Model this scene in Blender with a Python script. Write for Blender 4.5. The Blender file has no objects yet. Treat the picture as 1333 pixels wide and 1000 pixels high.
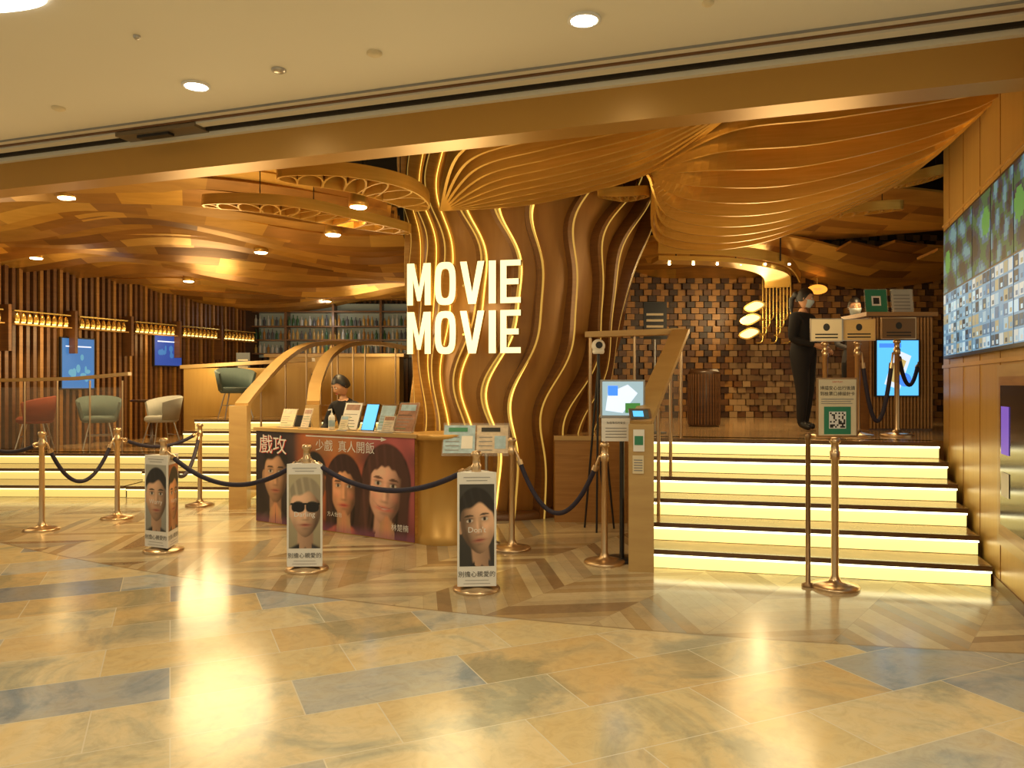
import bpy, math, random
from mathutils import Vector, Matrix
random.seed(7)
R=random.Random(11)
sc=bpy.context.scene
try:
    sc.view_settings.view_transform='Standard'
except Exception: pass
pi=math.pi
# ------------------------------------------------------------ materials
def new_mat(name):
    m=bpy.data.materials.new(name); m.use_nodes=True
    nt=m.node_tree; b=nt.nodes['Principled BSDF']
    return m,nt,b
def pm(name,col,rough=.5,metal=0,emis=None,es=0,alpha=1,trans=0,noise=.06,nscale=6):
    m,nt,b=new_mat(name)
    b.inputs['Roughness'].default_value=rough
    b.inputs['Metallic'].default_value=metal
    if trans: b.inputs['Transmission Weight'].default_value=trans
    if alpha<1: b.inputs['Alpha'].default_value=alpha
    if emis:
        b.inputs['Emission Color'].default_value=(*emis,1); b.inputs['Emission Strength'].default_value=es
    if noise:
        tc=nt.nodes.new('ShaderNodeTexCoord'); n=nt.nodes.new('ShaderNodeTexNoise')
        n.inputs['Scale'].default_value=nscale; n.inputs['Detail'].default_value=4
        r=nt.nodes.new('ShaderNodeValToRGB')
        r.color_ramp.elements[0].color=(*[max(0,c*(1-noise*1.5)) for c in col],1)
        r.color_ramp.elements[1].color=(*[min(1,c*(1+noise*1.5)) for c in col],1)
        nt.links.new(tc.outputs['Object'],n.inputs['Vector']); nt.links.new(n.outputs['Fac'],r.inputs['Fac'])
        nt.links.new(r.outputs['Color'],b.inputs['Base Color'])
    else: b.inputs['Base Color'].default_value=(*col,1)
    return m
def wood(name,c1,c2,rough=.35,stretch=(.6,.6,9),scale=4,metal=0.0):
    m,nt,b=new_mat(name)
    tc=nt.nodes.new('ShaderNodeTexCoord'); mp=nt.nodes.new('ShaderNodeMapping')
    mp.inputs['Scale'].default_value=stretch
    n=nt.nodes.new('ShaderNodeTexNoise'); n.inputs['Scale'].default_value=scale; n.inputs['Detail'].default_value=6
    n.inputs['Distortion'].default_value=.6
    r=nt.nodes.new('ShaderNodeValToRGB'); r.color_ramp.elements[0].color=(*c1,1); r.color_ramp.elements[1].color=(*c2,1)
    r.color_ramp.elements[0].position=.3; r.color_ramp.elements[1].position=.7
    L=nt.links.new
    L(tc.outputs['Object'],mp.inputs['Vector']); L(mp.outputs['Vector'],n.inputs['Vector']); L(n.outputs['Fac'],r.inputs['Fac'])
    L(r.outputs['Color'],b.inputs['Base Color'])
    b.inputs['Roughness'].default_value=rough; b.inputs['Metallic'].default_value=metal
    return m
def em(name,col,s): return pm(name,tuple(c*.5 for c in col),.5,0,col,s,noise=0)

W_gold=wood('wood_gold',(.56,.31,.07),(.66,.40,.11),metal=.35)
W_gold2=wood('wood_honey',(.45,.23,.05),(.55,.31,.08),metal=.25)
W_mid=wood('wood_mid',(.32,.15,.037),(.42,.21,.055),metal=.15)
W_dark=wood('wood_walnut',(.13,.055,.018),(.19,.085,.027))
W_vdark=wood('wood_umber',(.045,.020,.008),(.07,.03,.012))
W_panel=wood('wood_panel',(.50,.29,.07),(.55,.33,.085),stretch=(5,5,.4),scale=3,metal=.2)
W_hor=wood('wood_rail',(.46,.29,.11),(.54,.36,.14),stretch=(.7,.7,4),scale=3,metal=.1)
LACQ=pm('gold_lacquer',(.50,.28,.065),.36,.4,noise=.05,nscale=1.5)
C1=wood('canopy_gold',(.70,.41,.08),(.80,.50,.12),rough=.3,metal=.6); C2=wood('canopy_honey',(.56,.30,.055),(.68,.39,.08),rough=.3,metal=.55)
C3=wood('canopy_brown',(.32,.15,.03),(.43,.21,.045),rough=.3,metal=.5); C4=wood('canopy_tan',(.44,.23,.045),(.56,.31,.07),rough=.3,metal=.5)
PLANKS=[C1,C2,C3,C4,C2,C4]
C5=wood('canopy_deep',(.20,.09,.018),(.28,.125,.027),rough=.3,metal=.4)
PLANKS_L=[C2,C3,C1,C4,C3,C4,C5,C3]
GOLD=pm('brass_yellow',(.85,.58,.16),.22,.8)  # yellow brass of letter sides, lamp cups and pipes
BRASS=pm('brushed_brass',(.62,.45,.27),.28,.9,noise=.05)
BLACK=pm('black_fabric',(.010,.009,.012),.85)
BLACKP=pm('black_plastic',(.015,.015,.016),.35)
VELVET=pm('velvet_navy',(.018,.014,.035),.7)
STEEL=pm('steel',(.5,.48,.45),.3,.9)
WHITE=pm('white_board',(.80,.79,.76),.5,noise=.02)
WHITE2=pm('white_paper',(.78,.76,.70),.6,noise=.02)
CREAM=pm('cream_card',(.72,.62,.42),.6,noise=.03)
INK=pm('black_ink',(.02,.02,.02),.6,noise=0)
GREYINK=pm('grey_ink',(.25,.25,.25),.6,noise=0)
GREEN=pm('qr_green',(.03,.22,.12),.5,noise=0)
RED=pm('red_ink',(.6,.04,.03),.5,noise=0)
SKIN=pm('skin',(.62,.34,.20),.5,noise=.04)
HAIR=pm('hair_black',(.012,.010,.010),.45)
LIPS=pm('lips',(.45,.06,.05),.4,noise=0)
MASK=pm('surgical_mask',(.55,.66,.72),.7,noise=.02)
DARKV=pm('void_black',(.02,.013,.006),.8)
GLASS=pm('acrylic_glass',(.9,.9,.85),.05,0,alpha=.12,noise=0)
STEP_EM=em('step_riser_led',(1.0,.80,.26),1.3)
STEP_EM2=em('step_led_strip',(1.0,.92,.52),5.5)
STEP_L=em('lounge_riser_led',(1.0,.76,.22),.75)
STEP_L2=em('lounge_led_strip',(1.0,.86,.40),2.4)
STONE_E=pm('stone_nosing',(.13,.07,.03),.2,noise=.2,nscale=5)
STONE_T=pm('stone_tread_lit',(.38,.24,.10),.10,noise=.25,nscale=5)  # stone lightened beyond the nosing, painting in the glow from the risers
STONE_P=pm('platform_stone',(.42,.27,.13),.12,noise=.3,nscale=3)
LED=em('warm_led',(1.0,.62,.11),2.1)
RIB_GLOW=em('rib_edge_glow',(1.0,.62,.12),.36)  # glow put into the rib edges, standing in for gold catching light
LAMP=em('downlight_lens',(1.0,.95,.8),25)
LAMPW=em('warm_downlight_lens',(1.0,.80,.46),18)
SIGN=em('sign_face',(1.0,.88,.44),1.3)
BLUE_SCR=em('blue_screen',(.05,.22,.9),1.3)
CYAN_SCR=em('cyan_screen',(.10,.48,.9),1.3)
WHT_SCR=em('white_screen',(.75,.85,1),1.0)
TEAL=pm('grey_teal_fabric',(.12,.17,.16),.8)
GREYF=pm('grey_fabric',(.42,.42,.38),.8)
REDF=pm('red_fabric',(.28,.05,.015),.8)
# printed artwork : colours stored on the printed sheet's own mesh
ART,nt,bb=new_mat('printed_artwork'); at=nt.nodes.new('ShaderNodeAttribute'); at.attribute_name='Col'
nt.links.new(at.outputs['Color'],bb.inputs['Base Color']); bb.inputs['Roughness'].default_value=.4

# ------------------------------------------------------------ mesh builder
class MB:
    def __init__(s,name):
        s.n=name; s.v=[];s.f=[];s.mi=[];s.sm=[];s.mats=[];s.vc={}
    def m(s,mat):
        if mat not in s.mats: s.mats.append(mat)
        return s.mats.index(mat)
    def add(s,vs,fs,mat,smooth=False):
        o=len(s.v); s.v+= [tuple(v) for v in vs]; k=s.m(mat)
        for f in fs:
            s.f.append([i+o for i in f]); s.mi.append(k); s.sm.append(smooth)
    def box(s,c,sz,mat,rz=0,M=None):
        hx,hy,hz=sz[0]/2,sz[1]/2,sz[2]/2
        vs=[Vector((x,y,z)) for z in(-hz,hz) for x,y in((-hx,-hy),(hx,-hy),(hx,hy),(-hx,hy))]
        T=M if M is not None else Matrix.Rotation(rz,3,'Z')
        vs=[T@v+Vector(c) for v in vs]
        s.add(vs,[(3,2,1,0),(4,5,6,7),(0,1,5,4),(1,2,6,5),(2,3,7,6),(3,0,4,7)],mat)
    def prism(s,pts,z0,z1,mat,side=None,top=None):
        n=len(pts)
        a=sum(pts[i][0]*pts[(i+1)%n][1]-pts[(i+1)%n][0]*pts[i][1] for i in range(n))
        if a<0: pts=pts[::-1]
        vs=[(x,y,z0) for x,y in pts]+[(x,y,z1) for x,y in pts]
        s.add(vs,[list(range(n))[::-1]],mat); s.add(vs,[list(range(n,2*n))],top or mat)
        s.add(vs,[(i,(i+1)%n,n+(i+1)%n,n+i) for i in range(n)],side or mat)
    def tube(s,path,r,mat,n=10,caps=True):
        P=[Vector(p) for p in path]; N=len(P)
        rs=r if isinstance(r,(list,tuple)) else [r]*N
        vs=[];ref=None
        for i,p in enumerate(P):
            t=(P[min(i+1,N-1)]-P[max(i-1,0)]).normalized()
            if ref is None:
                ref=Vector((0,0,1)) if abs(t.z)<.9 else Vector((1,0,0))
            a=(ref-t*ref.dot(t)).normalized(); ref=a; b=t.cross(a)
            for k in range(n):
                an=2*pi*k/n; vs.append(p+(a*math.cos(an)+b*math.sin(an))*rs[i])
        fs=[(i*n+k,i*n+(k+1)%n,(i+1)*n+(k+1)%n,(i+1)*n+k) for i in range(N-1) for k in range(n)]
        s.add(vs,fs,mat,True)
        if caps: s.add(vs,[list(range(n))[::-1],list(range((N-1)*n,N*n))],mat)
    def lathe(s,c,prof,mat,n=32,smooth=True,sx=1,sy=1):
        c=Vector(c); vs=[]
        for r,z in prof:
            for k in range(n):
                a=2*pi*k/n; vs.append(c+Vector((r*sx*math.cos(a),r*sy*math.sin(a),z)))
        N=len(prof)
        fs=[(i*n+k,i*n+(k+1)%n,(i+1)*n+(k+1)%n,(i+1)*n+k) for i in range(N-1) for k in range(n)]
        s.add(vs,fs,mat,smooth)
        s.add(vs,[list(range(n))[::-1],list(range((N-1)*n,N*n))],mat)
    def sweep(s,path,w,h,mat,up=(0,0,1),segmats=None,seglen=6):
        P=[Vector(p) for p in path]; N=len(P); up=Vector(up); vs=[]
        for i,p in enumerate(P):
            t=(P[min(i+1,N-1)]-P[max(i-1,0)]).normalized()
            side=t.cross(up); side=side.normalized() if side.length>1e-5 else Vector((1,0,0))
            u=side.cross(t).normalized()
            for a,b in((-1,-1),(1,-1),(1,1),(-1,1)): vs.append(p+side*a*w/2+u*b*h/2)
        cur=None
        for i in range(N-1):
            if segmats and (cur is None or i%seglen==0): cur=R.choice(segmats)
            mm=cur if segmats else mat
            o=[vs[i*4+k] for k in range(8)]
            s.add(o,[(k,(k+1)%4,4+(k+1)%4,4+k) for k in range(4)],mm)
        s.add(vs,[(3,2,1,0),tuple(range((N-1)*4,N*4))],mat)
    def plate(s,pts,F,mat,lay=0,th=None):
        """flat polygon on frame F(u,v,d)->world ; lay=outward offset"""
        vs=[F(u,v,lay) for u,v in pts]; n=len(vs)
        if th:
            vs2=[F(u,v,lay-th) for u,v in pts]
            s.add(vs+vs2,[list(range(n)),list(range(n,2*n))[::-1]]+[(i,n+i,n+(i+1)%n,(i+1)%n) for i in range(n)],mat)
        else: s.add(vs,[list(range(n))],mat)
    def rect(s,u0,v0,u1,v1,F,mat,lay=0,th=None): s.plate([(u0,v0),(u1,v0),(u1,v1),(u0,v1)],F,mat,lay,th)
    def ell(s,cu,cv,ru,rv,F,mat,lay=0,n=28):
        s.plate([(cu+ru*math.cos(2*pi*k/n),cv+rv*math.sin(2*pi*k/n)) for k in range(n)],F,mat,lay)
    def art(s,u0,v0,u1,v1,nx,ny,F,fn,lay):
        o=len(s.v); vs=[]
        for j in range(ny+1):
            for i in range(nx+1):
                u=u0+(u1-u0)*i/nx; v=v0+(v1-v0)*j/ny
                s.vc[o+len(vs)]=fn(u,v); vs.append(F(u,v,lay))
        s.add(vs,[(j*(nx+1)+i,j*(nx+1)+i+1,(j+1)*(nx+1)+i+1,(j+1)*(nx+1)+i) for j in range(ny) for i in range(nx)],ART)
    def text(s,txt,F,u,v,size,mat,lay=0,align='CENTER',sx=1):
        try:
            cu=bpy.data.curves.new('tmp','FONT'); cu.body=txt; cu.size=size; cu.align_x=align; cu.resolution_u=2
            ob=bpy.data.objects.new('tmp',cu); sc.collection.objects.link(ob)
            dg=bpy.context.evaluated_depsgraph_get(); me=bpy.data.meshes.new_from_object(ob.evaluated_get(dg))
            s.add([F(u+q.co.x*sx,v+q.co.y,lay) for q in me.vertices],[list(p.vertices) for p in me.polygons],mat)
            bpy.data.objects.remove(ob); bpy.data.meshes.remove(me)
        except Exception as e: print('text fail',e)
    def mesh_from(s,me,matfn,M=None,smooth=True):
        M=M or Matrix()
        vs=[M@v.co for v in me.vertices]; o=len(s.v); s.v+=[tuple(v) for v in vs]
        for p in me.polygons:
            s.f.append([i+o for i in p.vertices]); s.mi.append(s.m(matfn(p.center))); s.sm.append(smooth)
    def done(s,loc=None,rz=0):
        me=bpy.data.meshes.new(s.n); me.from_pydata(s.v,[],s.f)
        for m in s.mats: me.materials.append(m)
        me.polygons.foreach_set('material_index',s.mi); me.polygons.foreach_set('use_smooth',s.sm)
        if s.vc:
            ca=me.color_attributes.new('Col','FLOAT_COLOR','POINT')
            for i,c in s.vc.items(): ca.data[i].color=(*c,1)
        me.update()
        ob=bpy.data.objects.new(s.n,me); sc.collection.objects.link(ob)
        if loc: ob.location=loc
        ob.rotation_euler[2]=rz
        return ob
def frame(o,ux,vz=(0,0,1)):
    o=Vector(o);ux=Vector(ux).normalized();vz=Vector(vz).normalized(); nn=ux.cross(vz)
    return lambda u,v,d=0:o+ux*u+vz*v+nn*d
def catmull(P,n):
    P=[Vector(p) for p in P]; out=[]; m=len(P)-1
    for k in range(n):
        t=k/(n-1)*m; i=min(int(t),m-1); f=t-i
        p0=P[max(i-1,0)];p1=P[i];p2=P[i+1];p3=P[min(i+2,m)]
        out.append(.5*((2*p1)+(p2-p0)*f+(2*p0-5*p1+4*p2-p3)*f*f+(3*p1-p0-3*p2+p3)*f**3))
    return out
def pw(x,e): return max(0.0,x)**e

# ------------------------------------------------------------ floor
def floor_material():
    m,nt,b=new_mat('polished_stone_floor'); N=nt.nodes.new; L=nt.links.new
    tc=N('ShaderNodeTexCoord')
    def math_(op,a,bv=None,c=None):
        n=N('ShaderNodeMath'); n.operation=op
        for i,x in enumerate((a,bv,c)):
            if x is None: continue
            if isinstance(x,(int,float)): n.inputs[i].default_value=x
            else: L(x,n.inputs[i])
        return n.outputs[0]
    mp=N('ShaderNodeMapping'); mp.inputs['Rotation'].default_value=(0,0,math.radians(-24)); L(tc.outputs['Object'],mp.inputs['Vector'])
    br=N('ShaderNodeTexBrick'); br.offset=.37; br.inputs['Color1'].default_value=(0,0,0,1); br.inputs['Color2'].default_value=(1,1,1,1)
    br.inputs['Mortar'].default_value=(.5,.5,.5,1); br.inputs['Scale'].default_value=1; br.inputs['Mortar Size'].default_value=.003
    br.inputs['Brick Width'].default_value=.86; br.inputs['Row Height'].default_value=.43; br.inputs['Bias'].default_value=0
    L(mp.outputs['Vector'],br.inputs['Vector'])
    def noise(scale,detail=8,rough=.6,dist=0):
        no=N('ShaderNodeTexNoise'); no.inputs['Scale'].default_value=scale; no.inputs['Detail'].default_value=detail; no.inputs['Roughness'].default_value=rough; no.inputs['Distortion'].default_value=dist
        L(tc.outputs['Object'],no.inputs['Vector']); return no.outputs['Fac']
    def ramp(src,stops,const=False):
        rp=N('ShaderNodeValToRGB'); cr=rp.color_ramp
        if const: cr.interpolation='CONSTANT'
        cr.elements[0].position=stops[0][0]; cr.elements[0].color=(*stops[0][1],1); cr.elements[1].position=stops[1][0]; cr.elements[1].color=(*stops[1][1],1)
        for p,c in stops[2:]:
            e=cr.elements.new(p); e.color=(*c,1)
        L(src,rp.inputs['Fac']); return rp.outputs['Color']
    def mix(f,a,b_,mode='MIX'):
        x=N('ShaderNodeMix'); x.data_type='RGBA'; x.blend_type=mode
        if isinstance(f,(int,float)): x.inputs[0].default_value=f
        else: L(f,x.inputs[0])
        for s_,i in((a,6),(b_,7)):
            if isinstance(s_,tuple): x.inputs[i].default_value=(*s_,1)
            else: L(s_,x.inputs[i])
        return x.outputs[2]
    tile=ramp(br.outputs['Color'],[(0,(.62,.53,.34)),(.13,(.58,.44,.23)),(.25,(.66,.56,.36)),(.36,(.46,.46,.42)),(.43,(.60,.49,.28)),(.53,(.64,.54,.34)),(.63,(.38,.40,.40)),(.69,(.62,.50,.30)),(.78,(.50,.47,.38)),(.85,(.60,.50,.31)),(.91,(.28,.30,.32)),(.95,(.60,.50,.31))],True)
    mott=ramp(noise(1.5,9,.62,.9),[(.38,(.58,.68,.82)),(.50,(.98,.98,.98)),(.62,(1.03,.96,.84))])
    vein=ramp(noise(9,10,.7,1.5),[(.35,(.78,.76,.73)),(.55,(1,1,1))])
    mul=mix(.6,mix(1.0,tile,mott,'MULTIPLY'),vein,'MULTIPLY')
    mo=mix(br.outputs['Fac'],mul,(.62,.57,.44))
    mp2=N('ShaderNodeMapping'); mp2.inputs['Rotation'].default_value=(0,0,math.radians(38)); L(tc.outputs['Object'],mp2.inputs['Vector'])
    sp=N('ShaderNodeSeparateXYZ'); L(mp2.outputs['Vector'],sp.inputs[0])
    x,y=sp.outputs[0],sp.outputs[1]
    Wd=.62
    pp=math_('PINGPONG',x,Wd); col=math_('FLOOR',math_('DIVIDE',x,Wd)); v=math_('DIVIDE',math_('ADD',y,pp),.13); row=math_('FLOOR',v)
    fr=math_('FRACT',v); e1=math_('LESS_THAN',fr,.03)
    fx=math_('FRACT',math_('DIVIDE',x,Wd)); e2=math_('LESS_THAN',fx,.008); edge=math_('MAXIMUM',e1,e2)
    cb=N('ShaderNodeCombineXYZ'); L(col,cb.inputs[0]); L(row,cb.inputs[1])
    wn=N('ShaderNodeTexWhiteNoise'); wn.noise_dimensions='2D'; L(cb.outputs[0],wn.inputs['Vector'])
    pl=ramp(wn.outputs['Value'],[(0,(.50,.40,.24)),(.22,(.38,.27,.14)),(.4,(.56,.46,.28)),(.6,(.43,.33,.20)),(.76,(.27,.18,.10)),(.84,(.52,.42,.26)),(.94,(.34,.29,.21))],True)
    mul2=mix(.5,mix(.45,pl,mott,'MULTIPLY'),vein,'MULTIPLY')
    mo2=mix(math_('MULTIPLY',edge,.4),mul2,(.22,.15,.08))
    s3=N('ShaderNodeSeparateXYZ'); L(tc.outputs['Object'],s3.inputs[0])
    X,Y=s3.outputs[0],s3.outputs[1]
    lin=math_('ADD',math_('ADD',Y,math_('MULTIPLY',X,.30)),-5.0)
    bow=math_('MULTIPLY',math_('MULTIPLY',math_('SUBTRACT',X,.3),math_('SUBTRACT',X,.3)),-.035)
    msk=math_('GREATER_THAN',math_('ADD',lin,bow),-.25)
    line=math_('LESS_THAN',math_('ABSOLUTE',math_('ADD',math_('ADD',lin,bow),.25)),.012)
    mm=mix(msk,mo,mo2); ml=mix(math_('MULTIPLY',line,.6),mm,(.22,.15,.08))
    L(ml,b.inputs['Base Color'])
    b.inputs['Roughness'].default_value=.17
    b.inputs['Specular IOR Level'].default_value=.55
    bp=N('ShaderNodeBump'); bp.inputs['Strength'].default_value=.012; bp.inputs['Distance'].default_value=.05; L(noise(1.5,2),bp.inputs['Height']); L(bp.outputs[0],b.inputs['Normal'])
    return m
b=MB('floor'); b.prism([(-10,-3),(8,-3),(8,18.5),(-10,18.5)],-.1,0,floor_material()); b.done()

# ------------------------------------------------------------ mall ceiling + bulkhead
CEIL=pm('mall_ceiling_paint',(.76,.72,.61),.7,noise=.02,nscale=1)
def bl(X,off=0): # bulkhead line
    return 5.04-.336*X+off
b=MB('ceiling_mall'); b.prism([(-9,-3),(6,-3),(6,bl(6)),(-9,bl(-9))],3.4,3.55,CEIL); b.done()
ang=math.atan(-.336); ux=Vector((math.cos(ang),math.sin(ang),0)); nb=Vector((-ux.y,ux.x,0))
c0=Vector((-2.6,bl(-2.6),0)); Ln=12
b=MB('trim_bulkhead')
def bbox(off,z0,z1,th,mat):
    c=c0+nb*off; b.box((c.x,c.y,(z0+z1)/2),(Ln,th,z1-z0),mat,rz=ang)
bbox(.16,3.11,4.15,.22,LACQ)
bbox(.03,3.33,3.42,.05,CEIL)
bbox(-.02,3.36,3.41,.03,DARKV)
bbox(-.10,3.375,3.41,.08,CEIL)
bbox(-.155,3.388,3.41,.02,W_dark)
bbox(-.25,3.388,3.41,.012,GREYINK)
b.done()
b=MB('trim_shutter_track'); c=Vector((-2.65,bl(-2.65),0))-nb*.07; b.box((c.x,c.y,3.37),(.75,.16,.03),pm('grey_metal_plate',(.22,.17,.11),.4,.5),rz=ang); b.box((c.x-.05,c.y,3.35),(.3,.06,.03),BLACKP,rz=ang);b.done()
b=MB('ceiling_interior'); b.prism([(-10,bl(-10,.3)),(3.2,bl(3.2,.3)),(8,bl(3.2,.3)),(8,18.5),(-10,18.5)],4.15,4.25,DARKV); b.done()

def spot(name,loc,power,size=150,col=(1,.85,.58),rad=.06,rot=(0,0,0)):
    l=bpy.data.lights.new(name,'SPOT'); l.energy=power; l.spot_size=math.radians(size); l.spot_blend=.8; l.color=col; l.shadow_soft_size=rad
    o=bpy.data.objects.new(name,l); o.location=loc; o.rotation_euler=rot; sc.collection.objects.link(o)
def point(name,loc,power,col=(1,.74,.37),rad=.1):
    l=bpy.data.lights.new(name,'POINT'); l.energy=power; l.color=col; l.shadow_soft_size=rad
    o=bpy.data.objects.new(name,l); o.location=loc; sc.collection.objects.link(o)
def downlight(x,y,z,mat,r=.07):
    b=MB('recessed_downlight')
    b.lathe((x,y,z),[(r*1.25,0),(r*1.3,-.012),(r*1.05,-.014),(r*1.0,-.004)],WHITE,24)
    b.lathe((x,y,z-.006),[(r,0),(r*.9,-.006),(.001,-.008)],mat,24); b.done()
for x,y in [(-2.06,5.01),(.385,4.1),(2.3,2.6),(-3.9,2.9),(-1.2,2.0),(1.0,1.0),(-3.2,-.2),(2.6,-.6),(-.4,-1.6)]:
    downlight(x,y,3.4,LAMP)
    vis = (x,y) in [(-2.06,5.01),(.385,4.1),(-1.2,2.0),(-3.9,2.9),(2.3,2.6)]
    spot('lamp_mall_downlight',(x,y,3.36),95 if vis else 190,150,(1,.85,.56),rad=.16)
b=MB('cove_light'); b.lathe((-2.85,3.85,3.4),[(.34,.0),(.34,-.012),(.001,-.014)],em('cove_lens',(1,.95,.82),5),40,sx=1.5,sy=.5); b.done(rz=0)
def ceil_dev(name,x,y,r,h,mat):
    b=MB(name); b.lathe((x,y,3.4),[(r,0),(r,-h*.5),(r*.6,-h),(.001,-h)],mat,20); b.done()
ceil_dev('smoke_detector',-1.445,4.76,.045,.02,STEEL)
ceil_dev('smoke_detector',-.81,4.52,.045,.02,CREAM)
ceil_dev('smoke_detector',-3.2,5.42,.045,.02,CREAM)
ceil_dev('ceiling_sprinkler',1.0,3.92,.03,.02,CREAM)
ceil_dev('ceiling_sprinkler',-2.1,4.3,.02,.02,STEEL)

# ------------------------------------------------------------ right wall with video wall and door
dw=Vector((.366,1,0)).normalized(); q=Vector((3.45,5.47,0)); nr_=Vector((dw.y,-dw.x,0))
s0,s1=-2.6,2.05
b=MB('wall_right')
c=q+dw*((s0+s1)/2)+nr_*.12
b.box((c.x,c.y,2.05),(s1-s0,.24,4.1),W_panel,rz=math.atan2(dw.y,dw.x))
Fw=lambda u,v,d=0:q+dw*u+Vector((0,0,v))-nr_*d
for u in [s0+i*.62 for i in range(1,8)]:
    b.rect(u,0.0,u+.008,3.9,Fw,W_mid,.004,.004)
b.rect(s0,1.60,s1,1.63,Fw,W_gold,.012,.012)
b.rect(s0,2.95,s1,2.97,Fw,W_gold,.012,.012)
b.rect(s0,0,s1,.08,Fw,W_dark,.012,.012)
b.done()
PAL=[em('thumb_%d'%i,c,s) for i,(c,s) in enumerate([((.45,.68,.85),.7),((.16,.38,.62),.55),((.62,.72,.75),.55),((.05,.12,.2),.45),((.34,.56,.72),.6),((.5,.5,.35),.4),((.08,.2,.38),.55),((.03,.05,.08),.5)])]
PALU=[em('still_%d'%i,c,s) for i,(c,s) in enumerate([((.03,.10,.04),.7),((.08,.30,.06),.6),((.02,.03,.06),.6),((.05,.12,.2),.7),((.10,.24,.28),.7),((.02,.02,.02),.5)])]
b=MB('video_wall_display')
u0,u1=-2.5,1.74
b.rect(u0,1.68,u1,2.86,Fw,BLACKP,.05,.05)
nC=7; cw=(u1-u0-.04)/nC
for i in range(nC):
    for j in range(2):
        ua=u0+.02+i*cw+.008; ub=ua+cw-.016; va=1.70+j*.575+.006; vb=va+.56
        if j==0:
            b.rect(ua,va,ub,vb,Fw,PAL[1],.052)
            for k in range(5):
                for l in range(6):
                    du=(ub-ua)/5; dv=(vb-va)/6
                    b.rect(ua+k*du+.006,va+l*dv+.008,ua+(k+1)*du-.005,va+(l+1)*dv-.008,Fw,R.choice(PAL),.054)
                    b.rect(ua+k*du+.02,va+l*dv+.018,ua+(k+.6)*du,va+(l+.5)*dv,Fw,R.choice(PAL),.055)
        else:
            c1=[R.uniform(0,1) for _ in range(8)]
            def still(u,v,ua=ua,va=va,c1=c1):
                x=(u-ua)/cw; y=(v-va)/.56
                g=.5+.5*math.sin(7*x*c1[0]*2+5*y+c1[1]*6)*math.cos(6*y*c1[2]*2-4*x+c1[3]*6)
                h=math.exp(-((x-c1[4])**2+(y-c1[5])**2)*14)
                return (g,h)
            nx_,ny_=20,20
            for a in range(nx_):
                for bq in range(ny_):
                    uu=ua+(ub-ua)*a/nx_; vv=va+(vb-va)*bq/ny_
                    g,h=still(uu,vv); g+=R.uniform(-.08,.08); idx=5 if g<.25 else (2 if g<.42 else (0 if g<.6 else (3 if g<.78 else 4)))
                    if h>.6 and i%2==0: idx=1
                    b.rect(uu,vv,uu+(ub-ua)/nx_,vv+(vb-va)/ny_,Fw,PALU[idx],.052)
b.done()
b=MB('door_1')
b.rect(-1.6,.35,-.16,1.58,Fw,W_hor,.03,.028); b.rect(-1.54,.42,-.22,1.50,Fw,W_mid,.034); b.rect(-1.48,.50,-.28,1.44,Fw,pm('dark_display',(.03,.02,.02),.15),.038)
b.rect(-.52,.7,-.32,.86,Fw,WHITE,.042); b.rect(-.52,.98,-.32,1.3,Fw,em('purple_screen',(.25,.12,.8),.5),.042)
b.done()

# ------------------------------------------------------------ stairs
def stair(name,bl_,br_,tl_,tr_,n,z0,rise,back,E1=None,E2=None):
    """front edges interpolated bottom->top ; n risers; last reaches platform"""
    E1=E1 or STEP_EM; E2=E2 or STEP_EM2
    b=MB(name); V=lambda p:Vector((p[0],p[1],0))
    bl_,br_,tl_,tr_=map(V,(bl_,br_,tl_,tr_))
    for i in range(n):
        t=i/(n-1); A=bl_.lerp(tl_,t); B=br_.lerp(tr_,t)
        t2=(i+1)/(n-1); A2=bl_.lerp(tl_,t2) if i<n-1 else A+(tl_-bl_).normalized()*back; B2=br_.lerp(tr_,t2) if i<n-1 else B+(tr_-br_).normalized()*back
        d=(tl_-bl_).normalized()
        z=z0+i*rise
        A3=A2+d*.06;B3=B2+d*.06
        b.prism([tuple(A.xy+d.xy*.03),tuple(B.xy+d.xy*.03),tuple(B3.xy),tuple(A3.xy)],z,z+rise-.035,W_vdark)
        b.prism([tuple(A.xy+d.xy*.024),tuple(B.xy+d.xy*.024),tuple(B.xy+d.xy*.03),tuple(A.xy+d.xy*.03)],z+.004,z+rise-.036,E1)
        b.prism([tuple(A.xy+d.xy*.004),tuple(B.xy+d.xy*.004),tuple(B.xy+d.xy*.024),tuple(A.xy+d.xy*.024)],z+rise-.052,z+rise-.037,E2)
        b.prism([tuple(A.xy-d.xy*.01),tuple(B.xy-d.xy*.01),tuple(B3.xy),tuple(A3.xy)],z+rise-.035,z+rise,STONE_E,top=STONE_T)
        b.prism([tuple(A.xy-d.xy*.011),tuple(B.xy-d.xy*.011),tuple(B.xy+d.xy*.035),tuple(A.xy+d.xy*.035)],z+rise,z+rise+.002,STONE_E)
    return b.done()
stair('staircase',(1.11,6.04),(3.42,5.47),(1.42,7.78),(4.0,7.18),6,0,.15,.3)
b=MB('floor_platform')
b.prism([(.45,8.06),(1.46,8.0),(4.02,7.45),(7.5,7.6),(7.5,12.6),(-1.2,12.6),(-1.2,10.4),(.45,10.4)],0,.9,W_mid,side=W_mid,top=STONE_P)
b.prism([(.44,8.05),(1.2,8.0),(1.2,8.03),(.44,8.08)],.86,.905,W_hor)
b.done()
b=MB('stair_side_panel'); b.prism([(.98,6.15),(1.1,6.13),(1.42,7.9),(1.2,8.0)],0,.5,W_mid); b.prism([(1.02,6.6),(1.14,6.6),(1.42,7.9),(1.2,8.0)],.5,.86,W_mid); b.done()

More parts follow.
